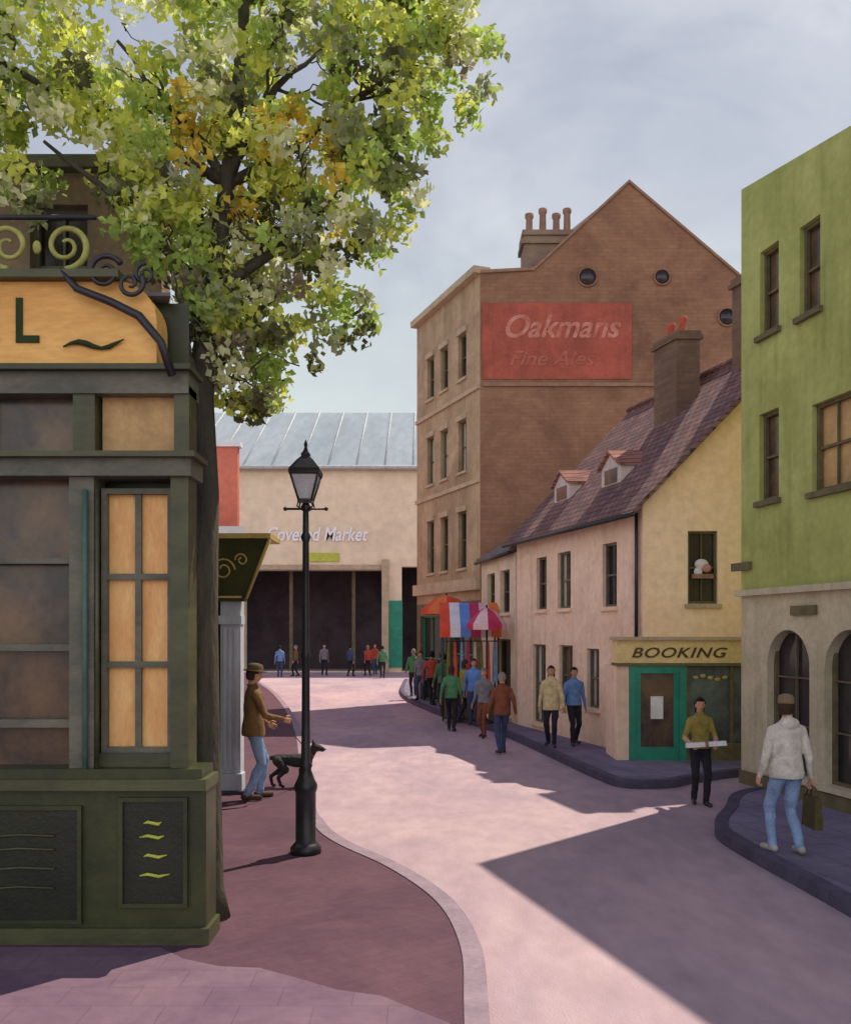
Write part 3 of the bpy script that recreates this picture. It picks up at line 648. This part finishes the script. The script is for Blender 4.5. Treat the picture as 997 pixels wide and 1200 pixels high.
# ------------------------------------------------------------------ market hall
K=root('market_hall'); mb=MB(); fh=Fr((-24,55),B=(6,55),n=(0,-1)); XH=lambda px:(px-498)*.05+24
ops=[(XH(285),XH(447),.05,6.0),(XH(470),XH(500),.05,6.2),(2,10,.05,6.0)]
facade(mb,fh,30,11.9,ops,m_hall,rev=1.0)
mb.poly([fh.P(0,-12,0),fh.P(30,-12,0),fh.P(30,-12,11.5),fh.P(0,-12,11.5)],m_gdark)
for u in (0,30): mb.poly([fh.P(u,-.01,0),fh.P(u,-12,0),fh.P(u,-12,12),fh.P(u,-.01,11.8)],m_hall)
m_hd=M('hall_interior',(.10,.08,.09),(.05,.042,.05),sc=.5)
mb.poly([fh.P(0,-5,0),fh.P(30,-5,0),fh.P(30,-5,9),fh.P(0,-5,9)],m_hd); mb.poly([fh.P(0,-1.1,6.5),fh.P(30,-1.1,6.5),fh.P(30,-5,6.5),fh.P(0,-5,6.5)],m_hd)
mb.build('walls',K); mb=MB()
P=fh.P
mb.box8([P(-.3,.4,11.903),P(30.3,.4,11.903),P(30.3,-10,17.4),P(-.3,-10,17.4),P(-.3,.4,12.05),P(30.3,.4,12.05),P(30.3,-10,17.55),P(-.3,-10,17.55)],m_hallroof)
mb.box8([P(-.3,-20,11.9),P(30.3,-20,11.9),P(30.3,-10.01,17.4),P(-.3,-10.01,17.4),P(-.3,-20,12.05),P(30.3,-20,12.05),P(30.3,-10.01,17.55),P(-.3,-10.01,17.55)],m_hallroof)
m_rib=M('roof_rib',(.55,.58,.58))
for k in range(19):
    u=.2+k*1.65; mb.tube([P(u,.4,12.08),P(u,-10,17.58)],.05,m_rib,6)
mb.tube([P(-.3,.45,11.95),P(30.3,.45,11.95)],.12,m_rib,8)
mb.build('glass_roof',K); mb=MB()
fbox(mb,fh,XH(360),XH(397),.003,.1,6.5,7.0,m_yel); fbox(mb,fh,XH(285),XH(445),.003,.12,6.02,6.3,m_trim)
fbox(mb,fh,XH(447),XH(455),.003,.3,.02,6.6,m_trim); fbox(mb,fh,XH(455),XH(471),.003,.12,.3,4.2,m_shopgreen)
for x in (335,410): fbox(mb,fh,XH(x),XH(x)+.2,-1.5,-1.2,0,6.5,m_gframe)
mb.build('trim_and_signs',K)
m_neon=M('sign_white_enamel',(.95,.95,.97),(.88,.88,.92),sc=2,rough=.4)
text('hall_lettering','Covered Market',fh.P(XH(370),.06,7.72),1.12,m_neon,parent=K,align='CENTER',sx=.78,ext=.02,shear=.25,off=.02)

# ------------------------------------------------------------------ market stall
cols=[M('awning_red',(.85,.10,.05)),m_white,M('awning_blue',(.15,.32,.75)),M('awning_crimson',(.60,.05,.14)),M('awning_pale_pink',(.85,.6,.62)),M('awning_orange',(.85,.22,.06))]
MS=root('market_stall'); mb=MB(); sx,sy=1.15,24.6
NS=6
for k in range(NS):
    x0=sx-.78+k*.26; x1=x0+.26
    mb.box8([(x0,sy-.75,2.50),(x1,sy-.75,2.50),(x1,sy+.5,3.15),(x0,sy+.5,3.15),(x0,sy-.75,2.52),(x1,sy-.75,2.52),(x1,sy+.5,3.17),(x0,sy+.5,3.17)],cols[k])
    mb.box(x0,x1,sy-.762,sy-.752,2.25,2.515,cols[k])
for x in (sx-.7,sx+.7):
    for y,z in ((sy-.73,2.5),(sy+.48,3.13)): mb.tube([(x,y,.12),(x,y,z)],.022,m_iron,6)
mb.build('awning',MS); mb=MB()
gc=[cloth('garment_olive',(.25,.24,.08)),cols[0],cloth('garment_pale_blue',(.3,.45,.7)),cols[3],cloth('garment_cream',(.7,.65,.5))]
mb.tube([(sx-.7,sy-.5,2.15),(sx+.7,sy-.5,2.15)],.014,m_iron,6)
for k in range(8):
    x=sx-.62+k*.17; mb.box8([(x,sy-.68,1.1),(x+.11,sy-.68,1.1),(x+.11,sy-.35,1.1),(x,sy-.35,1.1),(x+.03,sy-.6,2.13),(x+.08,sy-.6,2.13),(x+.08,sy-.4,2.13),(x+.03,sy-.4,2.13)],gc[k%5])
mb.box(sx-.7,sx+.7,sy-.1,sy+.45,.12,.9,m_gframe)
mb.build('clothes_rail',MS)
def parasol(x,y,zr,r,cc):
    U=root('market_parasol'); mb=MB(); n=8
    for k in range(n):
        a0,a1=2*math.pi*k/n,2*math.pi*(k+1)/n
        p0=(x+r*math.cos(a0),y+r*math.sin(a0),zr-.42);p1=(x+r*math.cos(a1),y+r*math.sin(a1),zr-.42)
        q0=(x+r*.5*math.cos(a0),y+r*.5*math.sin(a0),zr-.12);q1=(x+r*.5*math.cos(a1),y+r*.5*math.sin(a1),zr-.12)
        mb.poly([p0,p1,q1,q0],cc[k%len(cc)]); mb.poly([q0,q1,(x,y,zr)],cc[k%len(cc)])
        mb.poly([p0,p1,(p1[0],p1[1],p1[2]-.14),(p0[0],p0[1],p0[2]-.14)],cc[k%len(cc)])
    mb.build('canopy',U,recalc=False); mb=MB(); mb.tube([(x,y,.12),(x,y,zr+.06)],.025,m_iron,8); mb.lathe((x,y,.12),[(.2,0),(.2,.06),(.05,.1)],m_iron,12); mb.build('pole',U)
parasol(.60,27.0,3.45,.72,[cols[0],cols[5]]); parasol(1.52,23.3,3.0,.5,[cols[3],cols[4]])

# ------------------------------------------------------------------ people
def ik(a,c,l1,l2,pole):
    a=Vector(a);c=Vector(c);d=c-a; D=min(d.length,l1+l2-.002); d.normalize(); c=a+d*D
    x=(l1*l1-l2*l2+D*D)/(2*D); h=math.sqrt(max(0,l1*l1-x*x)); p=Vector(pole); p=(p-d*p.dot(d)).normalized()
    return a+d*x+p*h,c
def capsule(mb,a,b,ra,rb,mat,n=12):
    a=Vector(a);b=Vector(b);d=(b-a).normalized(); pts=[];rs=[]
    for k in range(4): t=math.pi/2*(k+.25)/4; pts.append(a-d*ra*math.cos(t));rs.append(ra*math.sin(t))
    pts.append(a);rs.append(ra);pts.append(b);rs.append(rb)
    for k in range(4): t=math.pi/2*(k+1)/4.25; pts.append(b+d*rb*math.sin(t));rs.append(rb*math.cos(t))
    mb.tube(pts,rs,mat,n)
def loft(mb,rings,mat,n=20):
    vs=[];fs=[]
    for (z,cx,cy,rx,ry) in rings:
        for k in range(n):
            t=2*math.pi*k/n; vs.append((cx+rx*math.cos(t),cy+ry*math.sin(t),z))
    for i in range(len(rings)-1):
        for k in range(n): fs.append((i*n+k,i*n+(k+1)%n,(i+1)*n+(k+1)%n,(i+1)*n+k))
    fs.append(list(range(n))[::-1]); fs.append([(len(rings)-1)*n+k for k in range(n)])
    mb.add(vs,fs,mat,True)
def remeshed(mb,voxel):
    ob=mb.build('tmp'); md=ob.modifiers.new('r','REMESH'); md.mode='VOXEL'; md.voxel_size=voxel; md.use_smooth_shade=True
    sm=ob.modifiers.new('s','SMOOTH'); sm.factor=.5; sm.iterations=3
    dg=bpy.context.evaluated_depsgraph_get(); ev=ob.evaluated_get(dg); me=ev.to_mesh()
    vs=np.empty(len(me.vertices)*3); me.vertices.foreach_get('co',vs); vs=vs.reshape(-1,3)
    fs=[tuple(p.vertices) for p in me.polygons]; ev.to_mesh_clear(); bpy.data.objects.remove(ob)
    return vs,fs
def segdist(P,a,b,r):
    a=np.array(a);b=np.array(b);ab=b-a; t=np.clip(((P-a)@ab)/max(ab@ab,1e-9),0,1); return np.linalg.norm(P-(a+t[:,None]*ab),axis=1)-r
def hand(mb,W,D,N,side,curl,mat):
    W=Vector(W);D=Vector(D).normalized();N=Vector(N);N=(N-D*N.dot(D)).normalized();Sx=D.cross(N).normalized()
    R=Matrix((Sx,N,D)).transposed()
    mb.ell(W+D*.05,(.040,.017,.055),mat,10,8,R)
    for i,(o,l) in enumerate(((-.028,.068),(-.010,.078),(.010,.073),(.027,.058))):
        p=W+D*.088+Sx*o; pts=[p-D*.02,p]; a=0
        for s in (.45,.32,.23):
            a+=curl; d=D*math.cos(a)+N*math.sin(a); p=p+d*l*s; pts.append(p)
        mb.tube(pts,[.0095,.0095,.009,.008,.0055],mat,6)
    p=W+D*.03+Sx*side*.03; d1=(D*.7+Sx*side*.75+N*.25).normalized(); q=p+d1*.035; d2=(D*.95+Sx*side*.2+N*.4).normalized()
    mb.tube([p,q,q+d2*.028,q+d2*.048],[.013,.012,.010,.006],mat,6)
_ico={}
def ico(sub):
    if sub not in _ico:
        bm=bmesh.new(); bmesh.ops.create_icosphere(bm,subdivisions=sub,radius=1); _ico[sub]=([v.co.copy() for v in bm.verts],[[v.index for v in f.verts] for f in bm.faces]); bm.free()
    return _ico[sub]
def head(mb,c,yaw,pitch,hair,style,sub,skin,hat,hatmat):
    R=Matrix.Rotation(yaw,3,'Z')@Matrix.Rotation(pitch,3,'X'); vs,fs=ico(sub); c=Vector(c)
    def sh(v):
        x,y,z=v; k=1.0
        if z<0: k=1+.30*z
        X_=x*.074*k; Y_=y*.094*(1+(.10*z if z<0 else 0)); Z_=z*.116
        if y>0: Y_*=1-.10*abs(x)
        g=lambda cx,cz,s:math.exp(-((x-cx)**2+(z-cz)**2)/s)
        if y>0:
            Y_+=.020*math.exp(-(x/.13)**2-((z+.16)/.17)**2)+.008*math.exp(-(x/.1)**2-((z-.05)/.2)**2)
            Y_-=.010*(g(.36,.02,.03)+g(-.36,.02,.03)); Y_+=.006*g(0,-.47,.03)+.008*g(0,-.8,.05)+.004*math.exp(-(z-.2)**2/.01)
        if y<0: Y_*=1.04
        return Vector((X_,Y_,Z_))
    nv=[c+R@sh(v) for v in vs]
    sk=[];li=[]
    for f in fs:
        m_=sum((vs[i] for i in f),Vector())/3
        (li if (m_.y>.5 and abs(m_.x)<.3 and -.54<m_.z<-.42) else sk).append(f)
    mb.add(nv,sk,skin,True); mb.add(nv,li,m_lips,True)
    for s in (-1,1):
        mb.ell(c+R@Vector((s*.028,.082,.004)),(.010,.008,.0055),m_white,8,6,R); mb.ell(c+R@Vector((s*.028,.089,.004)),(.0055,.004,.005),m_eye,8,6,R)
        mb.tube([c+R@Vector((s*.014,.094,.026)),c+R@Vector((s*.03,.092,.030)),c+R@Vector((s*.044,.082,.024))],.0035,hair,5)
        mb.ell(c+R@Vector((s*.073,-.004,-.008)),(.010,.019,.030),skin,8,6,R)
    hv=[c+R@(sh(v)*1.0+Vector(v)*(.016)) for v in vs]; hf=[]
    for f in fs:
        m_=sum((vs[i] for i in f),Vector())/3
        if m_.z>.52 or (m_.y<.30 and m_.z>.1) or (m_.y<-.12 and m_.z>(-.55 if style=='short' else -.9)): hf.append(f)
    mb.add(hv,hf,hair,True)
    if style=='long':
        mb.ell(c+R@Vector((0,-.05,-.09)),(.078,.05,.12),hair,12,8,R)
    if hat:
        pr=[(.094,.045),(.098,.07),(.094,.11),(.075,.14),(.03,.152),(.001,.154)]
        if hat=='brim': pr=[(.092,.045),(.14,.042),(.145,.05),(.1,.062)]+pr[1:]
        n=20;V_=[];F_=[]
        for r,z in pr:
            for k in range(n):
                t=2*math.pi*k/n; V_.append(c+R@Vector((r*.9*math.cos(t),r*1.10*math.sin(t),z)))
        for i in range(len(pr)-1):
            for k in range(n): F_.append((i*n+k,i*n+(k+1)%n,(i+1)*n+(k+1)%n,(i+1)*n+k))
        mb.add(V_,F_,hatmat,True)
        if hat=='cap':
            mb.ell(c+R@Vector((0,.11,.055)),(.062,.065,.008),hatmat,12,6,R)
def person(name,loc,yaw,h,top,trou,hair,shoe=None,lw=(-.27,.05,.86),rw=(.27,.05,.86),la=(-.10,.0,.08),ra=(.10,.0,.08),lean=0.0,
           voxel=.014,hat=None,hatmat=None,hem=.90,hood=False,style='short',hyaw=0,hpitch=0,curl=.35,sub=3,bare=False,skin=None,belly=1.0,drop=.02,coat=0,sw=1.0):
    shoe=shoe or m_iron; skin=skin or m_skin
    B=[]; mb=MB(); Z=-drop
    ly=lambda z: lean*(z-.93)
    rings=[(.84,.09,.08),(.90,.15,.115),(.97,.165,.12),(1.06,.15*belly,.11*belly),(1.14,.145*belly,.108*belly),(1.24,.16*sw,.118),(1.34,.18*sw,.122),(1.40,.185*sw,.108),(1.44,.15*sw,.088),(1.475,.09,.068),(1.51,.055,.055),(1.58,.052,.055)]
    loft(mb,[(z+Z,0,ly(z)-(.012 if z>1.45 else 0),rx,ry) for z,rx,ry in rings],m_white)
    if coat: loft(mb,[(hem-.0+Z,0,ly(hem),.175+coat,.14+coat),(hem+.06+Z,0,ly(hem),.178+coat,.138+coat),(1.12+Z,0,ly(1.12),.158+coat*.5,.12+coat*.5),(1.3+Z,0,ly(1.3),.168,.12)],m_white)
    elif hem<1.0: loft(mb,[(hem+Z,0,ly(hem),.172,.13),(hem+.05+Z,0,ly(hem),.172,.128),(1.1+Z,0,ly(1.1),.152*belly,.113*belly),(1.2+Z,0,ly(1.2),.148,.1)],m_white)
    B.append(((0,ly(.84),.80+Z),(0,ly(.93),hem-.06+Z),.14,1)); B.append(((0,ly(hem),hem+.12+Z),(0,ly(1.4),1.38+Z),.15,0)); B.append(((0,ly(1.45)-.01,1.53+Z),(0,ly(1.6),1.66+Z),.055,2))
    for s,wr,an in ((-1,lw,la),(1,rw,ra)):
        hip=Vector((s*.085,0,.90+Z)); kn,ank=ik(hip,an,.42,.42,(s*.08,1,0))
        capsule(mb,hip,kn,.092,.062,m_white); capsule(mb,kn,ank,.062,.050,m_white); ca=kn.lerp(ank,.3)+Vector((0,-.012,0)); capsule(mb,ca,ca.lerp(ank,.4),.060,.05,m_white)
        B.append((hip,kn,.08,1)); B.append((kn,ank,.055,1))
        hl=Vector((ank.x,ank.y-.045,ank.z-.035)); to=Vector((ank.x+s*.03,ank.y+.155,max(.032,ank.z-.05)))
        capsule(mb,hl,to,.042,.036,m_white); B.append((hl-Vector((0,0,.01)),to,.052,3))
        sh=Vector((s*.168*sw,ly(1.42),1.375+Z)); el,wv=ik(sh,Vector(wr)+Vector((0,0,Z)),.285,.25,(s*.35,-1,-.1))
        capsule(mb,(s*.05,ly(1.42)-.01,1.42+Z),sh+Vector((0,0,.005)),.058,.058,m_white)
        capsule(mb,sh,el,.060,.046,m_white); capsule(mb,el,wv,.046,.033,m_white)
        B.append((sh,el,.055,0)); B.append((el,wv,.045,2 if bare else 0)); B.append((wv,wv+(wv-el).normalized()*.03,.04,2))
        if s<0: WL,EL=wv,el
        else: WR,ER=wv,el
    if hood:
        mb.ell((0,ly(1.46)-.075,1.46+Z),(.11,.06,.07),m_white); mb.ell((0,ly(1.46)-.02,1.48+Z),(.085,.08,.035),m_white)
        B.append(((-.06,ly(1.46)-.1,1.47+Z),(.06,ly(1.46)-.1,1.47+Z),.07,0))
    vs,fs=remeshed(mb,voxel)
    sd=Vector((random.uniform(0,50),0,0))
    for i in range(len(vs)):
        x,y,z=vs[i]
        if z>.12:
            nv=mnoise.noise_vector(Vector((x*9,y*9,z*6.5))+sd); w=.014 if z<1.42 else .004
            vs[i]=(x+nv.x*w,y+nv.y*w,z+nv.z*w*.4)
    P=np.array([vs[list(f)].mean(axis=0) for f in fs]); D=np.stack([segdist(P,a,b,r) for a,b,r,_ in B]); lab=np.array([b[3] for b in B])[D.argmin(axis=0)]
    tors=(np.abs(P[:,0])<.2)&(P[:,2]>hem+.005+Z)&(P[:,2]<1.40+Z)&(lab==1); lab[tors]=0
    oth=[i for i,b in enumerate(B) if b[3]==0 and i!=1]
    low=(P[:,2]<hem-.005+Z)&(lab==0)&(D[1]<D[oth].min(axis=0)); lab[low]=1
    out=MB(); mats=[top,trou,skin,shoe]; out.v+= [tuple(v) for v in vs]
    for f,l in zip(fs,lab): out.f.append(list(f)); out.m.append(out.mi(mats[l])); out.sm.append(True)
    for s,wv,el in ((-1,WL,EL),(1,WR,ER)):
        d=(wv-el).normalized()
        N=Vector((-s,.0,0)); Sx=d.cross((N-d*N.dot(d)).normalized()); side=1 if Sx.y>0 or (abs(Sx.y)<.3 and Sx.z>0) else -1
        hand(out,wv,d,N,side,curl,skin)
    head(out,(0,ly(1.62)+.012,1.628+Z),hyaw,hpitch,hair,style,sub,skin,hat,hatmat)
    out.tube([(.066*math.cos(2*math.pi*k/12),ly(1.48)-.012+.066*math.sin(2*math.pi*k/12),1.487+Z+.012*-math.sin(2*math.pi*k/12)) for k in range(13)],.014,top,6)
    ob=out.build(name); k=h/1.75; ob.scale=(k,k,k); ob.location=loc; ob.rotation_euler=(0,0,math.radians(yaw))
    return ob,WL,WR,k
hb=M('hair_brown',(.06,.035,.02)); hk=M('hair_black',(.015,.012,.012)); hg=M('hair_grey',(.30,.27,.23))
c_brown=cloth('jacket_brown',(.24,.14,.055)); c_jean=cloth('jeans_light',(.30,.44,.70)); c_whiteh=cloth('hoodie_white',(.82,.77,.67))
c_blk=cloth('trousers_black',(.03,.028,.04)); c_ol=cloth('top_olive_yellow',(.36,.28,.07)); c_cr=cloth('jacket_cream',(.75,.62,.34)); c_bl=cloth('top_blue',(.18,.34,.66))
c_mar=cloth('jacket_maroon',(.26,.09,.05)); c_dj=cloth('jeans_dark',(.06,.09,.20)); c_gr=cloth('top_green',(.10,.30,.14)); c_red=cloth('top_red',(.5,.08,.05)); c_grey=cloth('coat_grey',(.25,.24,.27))
shoe_b=M('shoe_brown',(.10,.06,.04)); shoe_w=M('shoe_pale',(.5,.47,.42))
o1_,_,WRm,km=person('man_walking_dog',(-2.33,12.73,.12),-68,1.84,c_brown,c_jean,hb,shoe_b,lw=(-.20,.22,.98),rw=(.22,.33,1.06),la=(-.09,.10,.08),ra=(.09,-.10,.09),
    voxel=.012,hat='brim',hatmat=M('hat_brown',(.16,.10,.05)),hem=.84,coat=.01,hpitch=-.12,sub=4,curl=.6,drop=.02)
o2_,_,WRb,kb_=person('man_with_bag',(3.70,9.62,.12),8,1.64,c_whiteh,c_jean,hb,shoe_w,lw=(-.26,.10,.87),rw=(.29,.0,.85),la=(-.10,.12,.08),ra=(.10,-.10,.10),
    voxel=.012,hat='cap',hatmat=M('cap_tan',(.30,.22,.13)),hem=.86,hood=True,coat=.015,sub=4,curl=.8,drop=.03,hyaw=-.6)
o3_,_,_,_=person('woman_walking',(3.80,13.0,0.0),178,1.50,c_ol,c_blk,hk,lw=(-.20,.24,1.02),rw=(.20,.24,1.02),la=(-.07,.10,.08),ra=(.07,-.10,.09),voxel=.012,style='long',hem=.93,bare=True,sub=4,drop=.02,curl=.6,belly=.9,sw=.92)
person('woman_in_cream_jacket',(2.49,18.6,.12),165,1.62,c_cr,c_blk,hb,lw=(-.27,.12,.88),rw=(.26,-.02,.86),la=(-.08,.15,.08),ra=(.08,-.13,.1),hem=.80,coat=.01,style='long',sw=.94)
person('man_in_blue_shirt',(2.98,18.85,.12),190,1.58,c_bl,c_blk,hk,lw=(-.27,-.02,.86),rw=(.27,.12,.88),la=(-.08,-.12,.1),ra=(.08,.15,.08))
person('man_in_maroon_jacket',(1.50,18.4,0),12,1.62,c_mar,c_dj,hg,lw=(-.27,.12,.88),rw=(.27,-.08,.87),la=(-.08,-.12,.1),ra=(.08,.15,.08),hem=.84,coat=.01)
k=0
for nm,x,y,z,yaw,h,tp,tr in (('shopper',.50,26.2,.12,20,1.7,c_gr,c_blk),('shopper',.80,24.2,.12,60,1.68,c_gr,c_dj),('shopper',1.18,22.9,.12,175,1.65,cols[2],c_dj),('shopper',.20,29,.12,-20,1.7,c_red,c_blk),
        ('shopper',-.42,33,.12,10,1.7,c_gr,c_blk),('shopper',.62,22.5,0,-10,1.62,c_gr,c_blk),('shopper',-.15,31,.12,160,1.66,c_grey,c_dj),('shopper',1.32,21.2,0.0,150,1.6,c_grey,c_mar),('shopper',.98,23.6,.12,-60,1.6,c_ol,c_blk),
        ('pedestrian',-7.6,49,0,10,1.7,c_bl,c_dj),('pedestrian',-6.9,50,0,100,1.7,c_brown,c_blk),('pedestrian',-5.5,51,0,200,1.75,c_grey,c_blk),('pedestrian',-4.0,50,0,-30,1.7,c_dj,c_blk),
        ('pedestrian',-3.1,50.5,0,30,1.7,c_red,c_blk),('pedestrian',-2.8,52,0,190,1.75,c_red,c_dj),('pedestrian',-2.2,48,0,0,1.7,c_gr,c_blk)):
    s=(-1)**k; k+=1
    person(nm,(x,y,z),yaw,h,tp,tr,[hb,hk,hg][k%3],lw=(-.26,.14*s,.88),rw=(.26,-.10*s,.87),la=(-.08,-.14*s,.09),ra=(.08,.14*s,.09),voxel=.022,sub=2,drop=.03,style='long' if k%3==0 else 'short')
mb=MB(); mb.box8([(-.27,-.05,-.03),(.27,-.05,-.03),(.27,.05,-.03),(-.27,.05,-.03),(-.265,-.03,.03),(.265,-.03,.03),(.265,.03,.03),(-.265,.03,.03)],m_white); mb.box(-.02,.02,-.055,.055,-.034,.034,m_terra)
ob=mb.build('paper_parcel'); ob.location=(3.80,12.72,.87); ob.rotation_euler=(0,-.06,.0)
Rz=Matrix.Rotation(math.radians(8),3,'Z'); wp=Rz@(WRb*kb_)+Vector((3.70,9.62,.12))
mb=MB(); m_bag=cloth('bag_olive',(.12,.10,.04)); hx,hy,hz=wp.x+.01,wp.y,wp.z-.09
mb.box8([(hx-.045,hy-.17,hz-.42),(hx+.045,hy-.17,hz-.42),(hx+.045,hy+.17,hz-.42),(hx-.045,hy+.17,hz-.42),(hx-.03,hy-.15,hz-.10),(hx+.03,hy-.15,hz-.10),(hx+.03,hy+.15,hz-.10),(hx-.03,hy+.15,hz-.10)],m_bag)
for s in (-.025,.025): mb.tube([(hx+s,hy-.1,hz-.11),(hx+s*.6,hy-.06,hz-.02),(hx,hy,hz+.01),(hx+s*.6,hy+.06,hz-.02),(hx+s,hy+.1,hz-.11)],.008,m_bag,6)
mb.build('shopping_bag')
# ------------------------------------------------------------------ dog
mb=MB()
def cp_(*p):
    for i in range(0,len(p)-2,2): capsule(mb,p[i],p[i+2],p[i+1],p[i+3],m_iron)
cp_((.20,0,.42),.118,(.02,0,.43),.108,(-.12,0,.455),.085,(-.24,0,.45),.094)
cp_((.23,0,.47),.092,(.33,0,.59),.066); cp_((.35,0,.635),.074,(.40,0,.63),.062,(.49,0,.60),.036)
for s,fo,ho in ((1,.05,-.05),(-1,-.07,.07)):
    cp_((.20,s*.07,.40),.062,(.16+fo*.3,s*.08,.29),.045,(.19+fo,s*.08,.14),.030,(.185+fo*1.3,s*.08,.04),.025,(.225+fo*1.3,s*.08,.025),.026)
    cp_((-.25,s*.065,.43),.082,(-.15+ho*.5,s*.085,.29),.054,(-.31+ho,s*.08,.17),.031,(-.28+ho*1.2,s*.08,.04),.025,(-.24+ho*1.2,s*.08,.025),.027)
    cp_((.335,s*.05,.69),.030,(.32,s*.065,.755),.012)
cp_((-.30,0,.49),.036,(-.41,0,.47),.034,(-.51,0,.53),.030,(-.57,0,.62),.014)
vs,fs=remeshed(mb,.011)
for i in range(len(vs)):
    nv=mnoise.noise_vector(Vector(vs[i])*28); vs[i]=vs[i]+np.array(nv)*.009
m_fur=M('dog_fur_black',(.035,.032,.035),(.014,.013,.016),sc=14,rough=.6,bump=.9,bsc=60,bd=.02)
out=MB(); out.add(vs,fs,m_fur,True)
for s in (-1,1): out.ell((.425,s*.048,.655),(.009,.007,.009),M('dog_eye',(.10,.05,.02),rough=.2),8,6)
out.ell((.527,0,.603),(.014,.016,.013),m_eye,8,6)
m_col=M('dog_collar',(.4,.05,.04)); out.tube([(.29-.045*math.cos(2*math.pi*k/14),.082*math.sin(2*math.pi*k/14),.54+.065*math.cos(2*math.pi*k/14)) for k in range(15)],.010,m_col,6)
dog=out.build('dog'); dog.location=(-1.94,13.75,.12); dog.rotation_euler=(0,0,math.radians(8)); dog.scale=(.9,)*3
wp=Matrix.Rotation(math.radians(-68),3,'Z')@(WRm*km)+Vector((-2.33,12.73,.12)); e=Vector((-1.68,13.78,.12+.54))
mb=MB(); mb.tube([wp+Vector((.05,.05,-.02)),wp.lerp(e,.35)+Vector((0,0,-.05)),wp.lerp(e,.7)+Vector((0,0,-.06)),e],.007,m_iron,6); mb.build('dog_lead')

# ------------------------------------------------------------------ light, sky, camera
EL=math.radians(55.5); az=Vector((.68,.73,0)).normalized(); Sd=Vector((az.x*math.cos(EL),az.y*math.cos(EL),math.sin(EL)))
ld=bpy.data.lights.new('sun','SUN'); ld.energy=5.0; ld.angle=math.radians(.53); ld.color=(1,.89,.73)
lo=bpy.data.objects.new('sun',ld); scene.collection.objects.link(lo); lo.rotation_euler=(-Sd).to_track_quat('-Z','Y').to_euler(); lo.location=(20,20,40)
w=bpy.data.worlds.new('World'); scene.world=w; w.use_nodes=True; nt=w.node_tree; nt.nodes.clear()
out=nt.nodes.new('ShaderNodeOutputWorld'); sk=nt.nodes.new('ShaderNodeTexSky'); sk.sky_type='NISHITA'; sk.sun_disc=False
sk.sun_elevation=EL; sk.sun_rotation=math.atan2(az.x,az.y)
b1=nt.nodes.new('ShaderNodeBackground'); b1.inputs[1].default_value=.1; nt.links.new(sk.outputs[0],b1.inputs[0])
tc=nt.nodes.new('ShaderNodeTexCoord'); mp=nt.nodes.new('ShaderNodeMapping'); mp.inputs['Scale'].default_value=(1,1,1.8); mp.inputs['Location'].default_value=(.3,.2,.1)
nt.links.new(tc.outputs['Generated'],mp.inputs[0])
n1=noise(nt,mp.outputs[0],2.6,5,.6,.5); n2=noise(nt,mp.outputs[0],6.5,4,.6,.3)
cl=mixn(nt,ramp(nt,n1,.36,.66),(.47,.51,.61),(.72,.75,.80))
cl=mixn(nt,.4,cl,mixn(nt,ramp(nt,n2,.35,.65),(.80,.81,.87),(1.12,1.11,1.09)),'MULTIPLY')
sp=nt.nodes.new('ShaderNodeSeparateXYZ'); nt.links.new(tc.outputs['Generated'],sp.inputs[0])
hz=ramp(nt,sp.outputs[2],.42,.16); cl=mixn(nt,hz,cl,(.76,.84,.80))
bk_=ramp(nt,sp.outputs[1],.1,-.8); cl=mixn(nt,bk_,cl,mixn(nt,1.0,cl,(2.0,1.82,1.8),'MULTIPLY'))
zz=ramp(nt,sp.outputs[2],.58,.9); cl=mixn(nt,zz,cl,(.12,.13,.38))
b2=nt.nodes.new('ShaderNodeBackground'); nt.links.new(cl,b2.inputs[0]); b2.inputs[1].default_value=.98
mx=nt.nodes.new('ShaderNodeMixShader'); mx.inputs[0].default_value=.88
nt.links.new(b1.outputs[0],mx.inputs[1]); nt.links.new(b2.outputs[0],mx.inputs[2]); nt.links.new(mx.outputs[0],out.inputs[0])
cd=bpy.data.cameras.new('camera'); cam=bpy.data.objects.new('camera',cd); scene.collection.objects.link(cam); scene.camera=cam
cam.location=(0,0,2.4); cam.rotation_euler=(math.pi/2,0,0); cd.sensor_fit='HORIZONTAL'; cd.sensor_width=36; cd.lens=36*1100/997; cd.shift_y=140/997; cd.clip_end=8000; cd.clip_start=.05
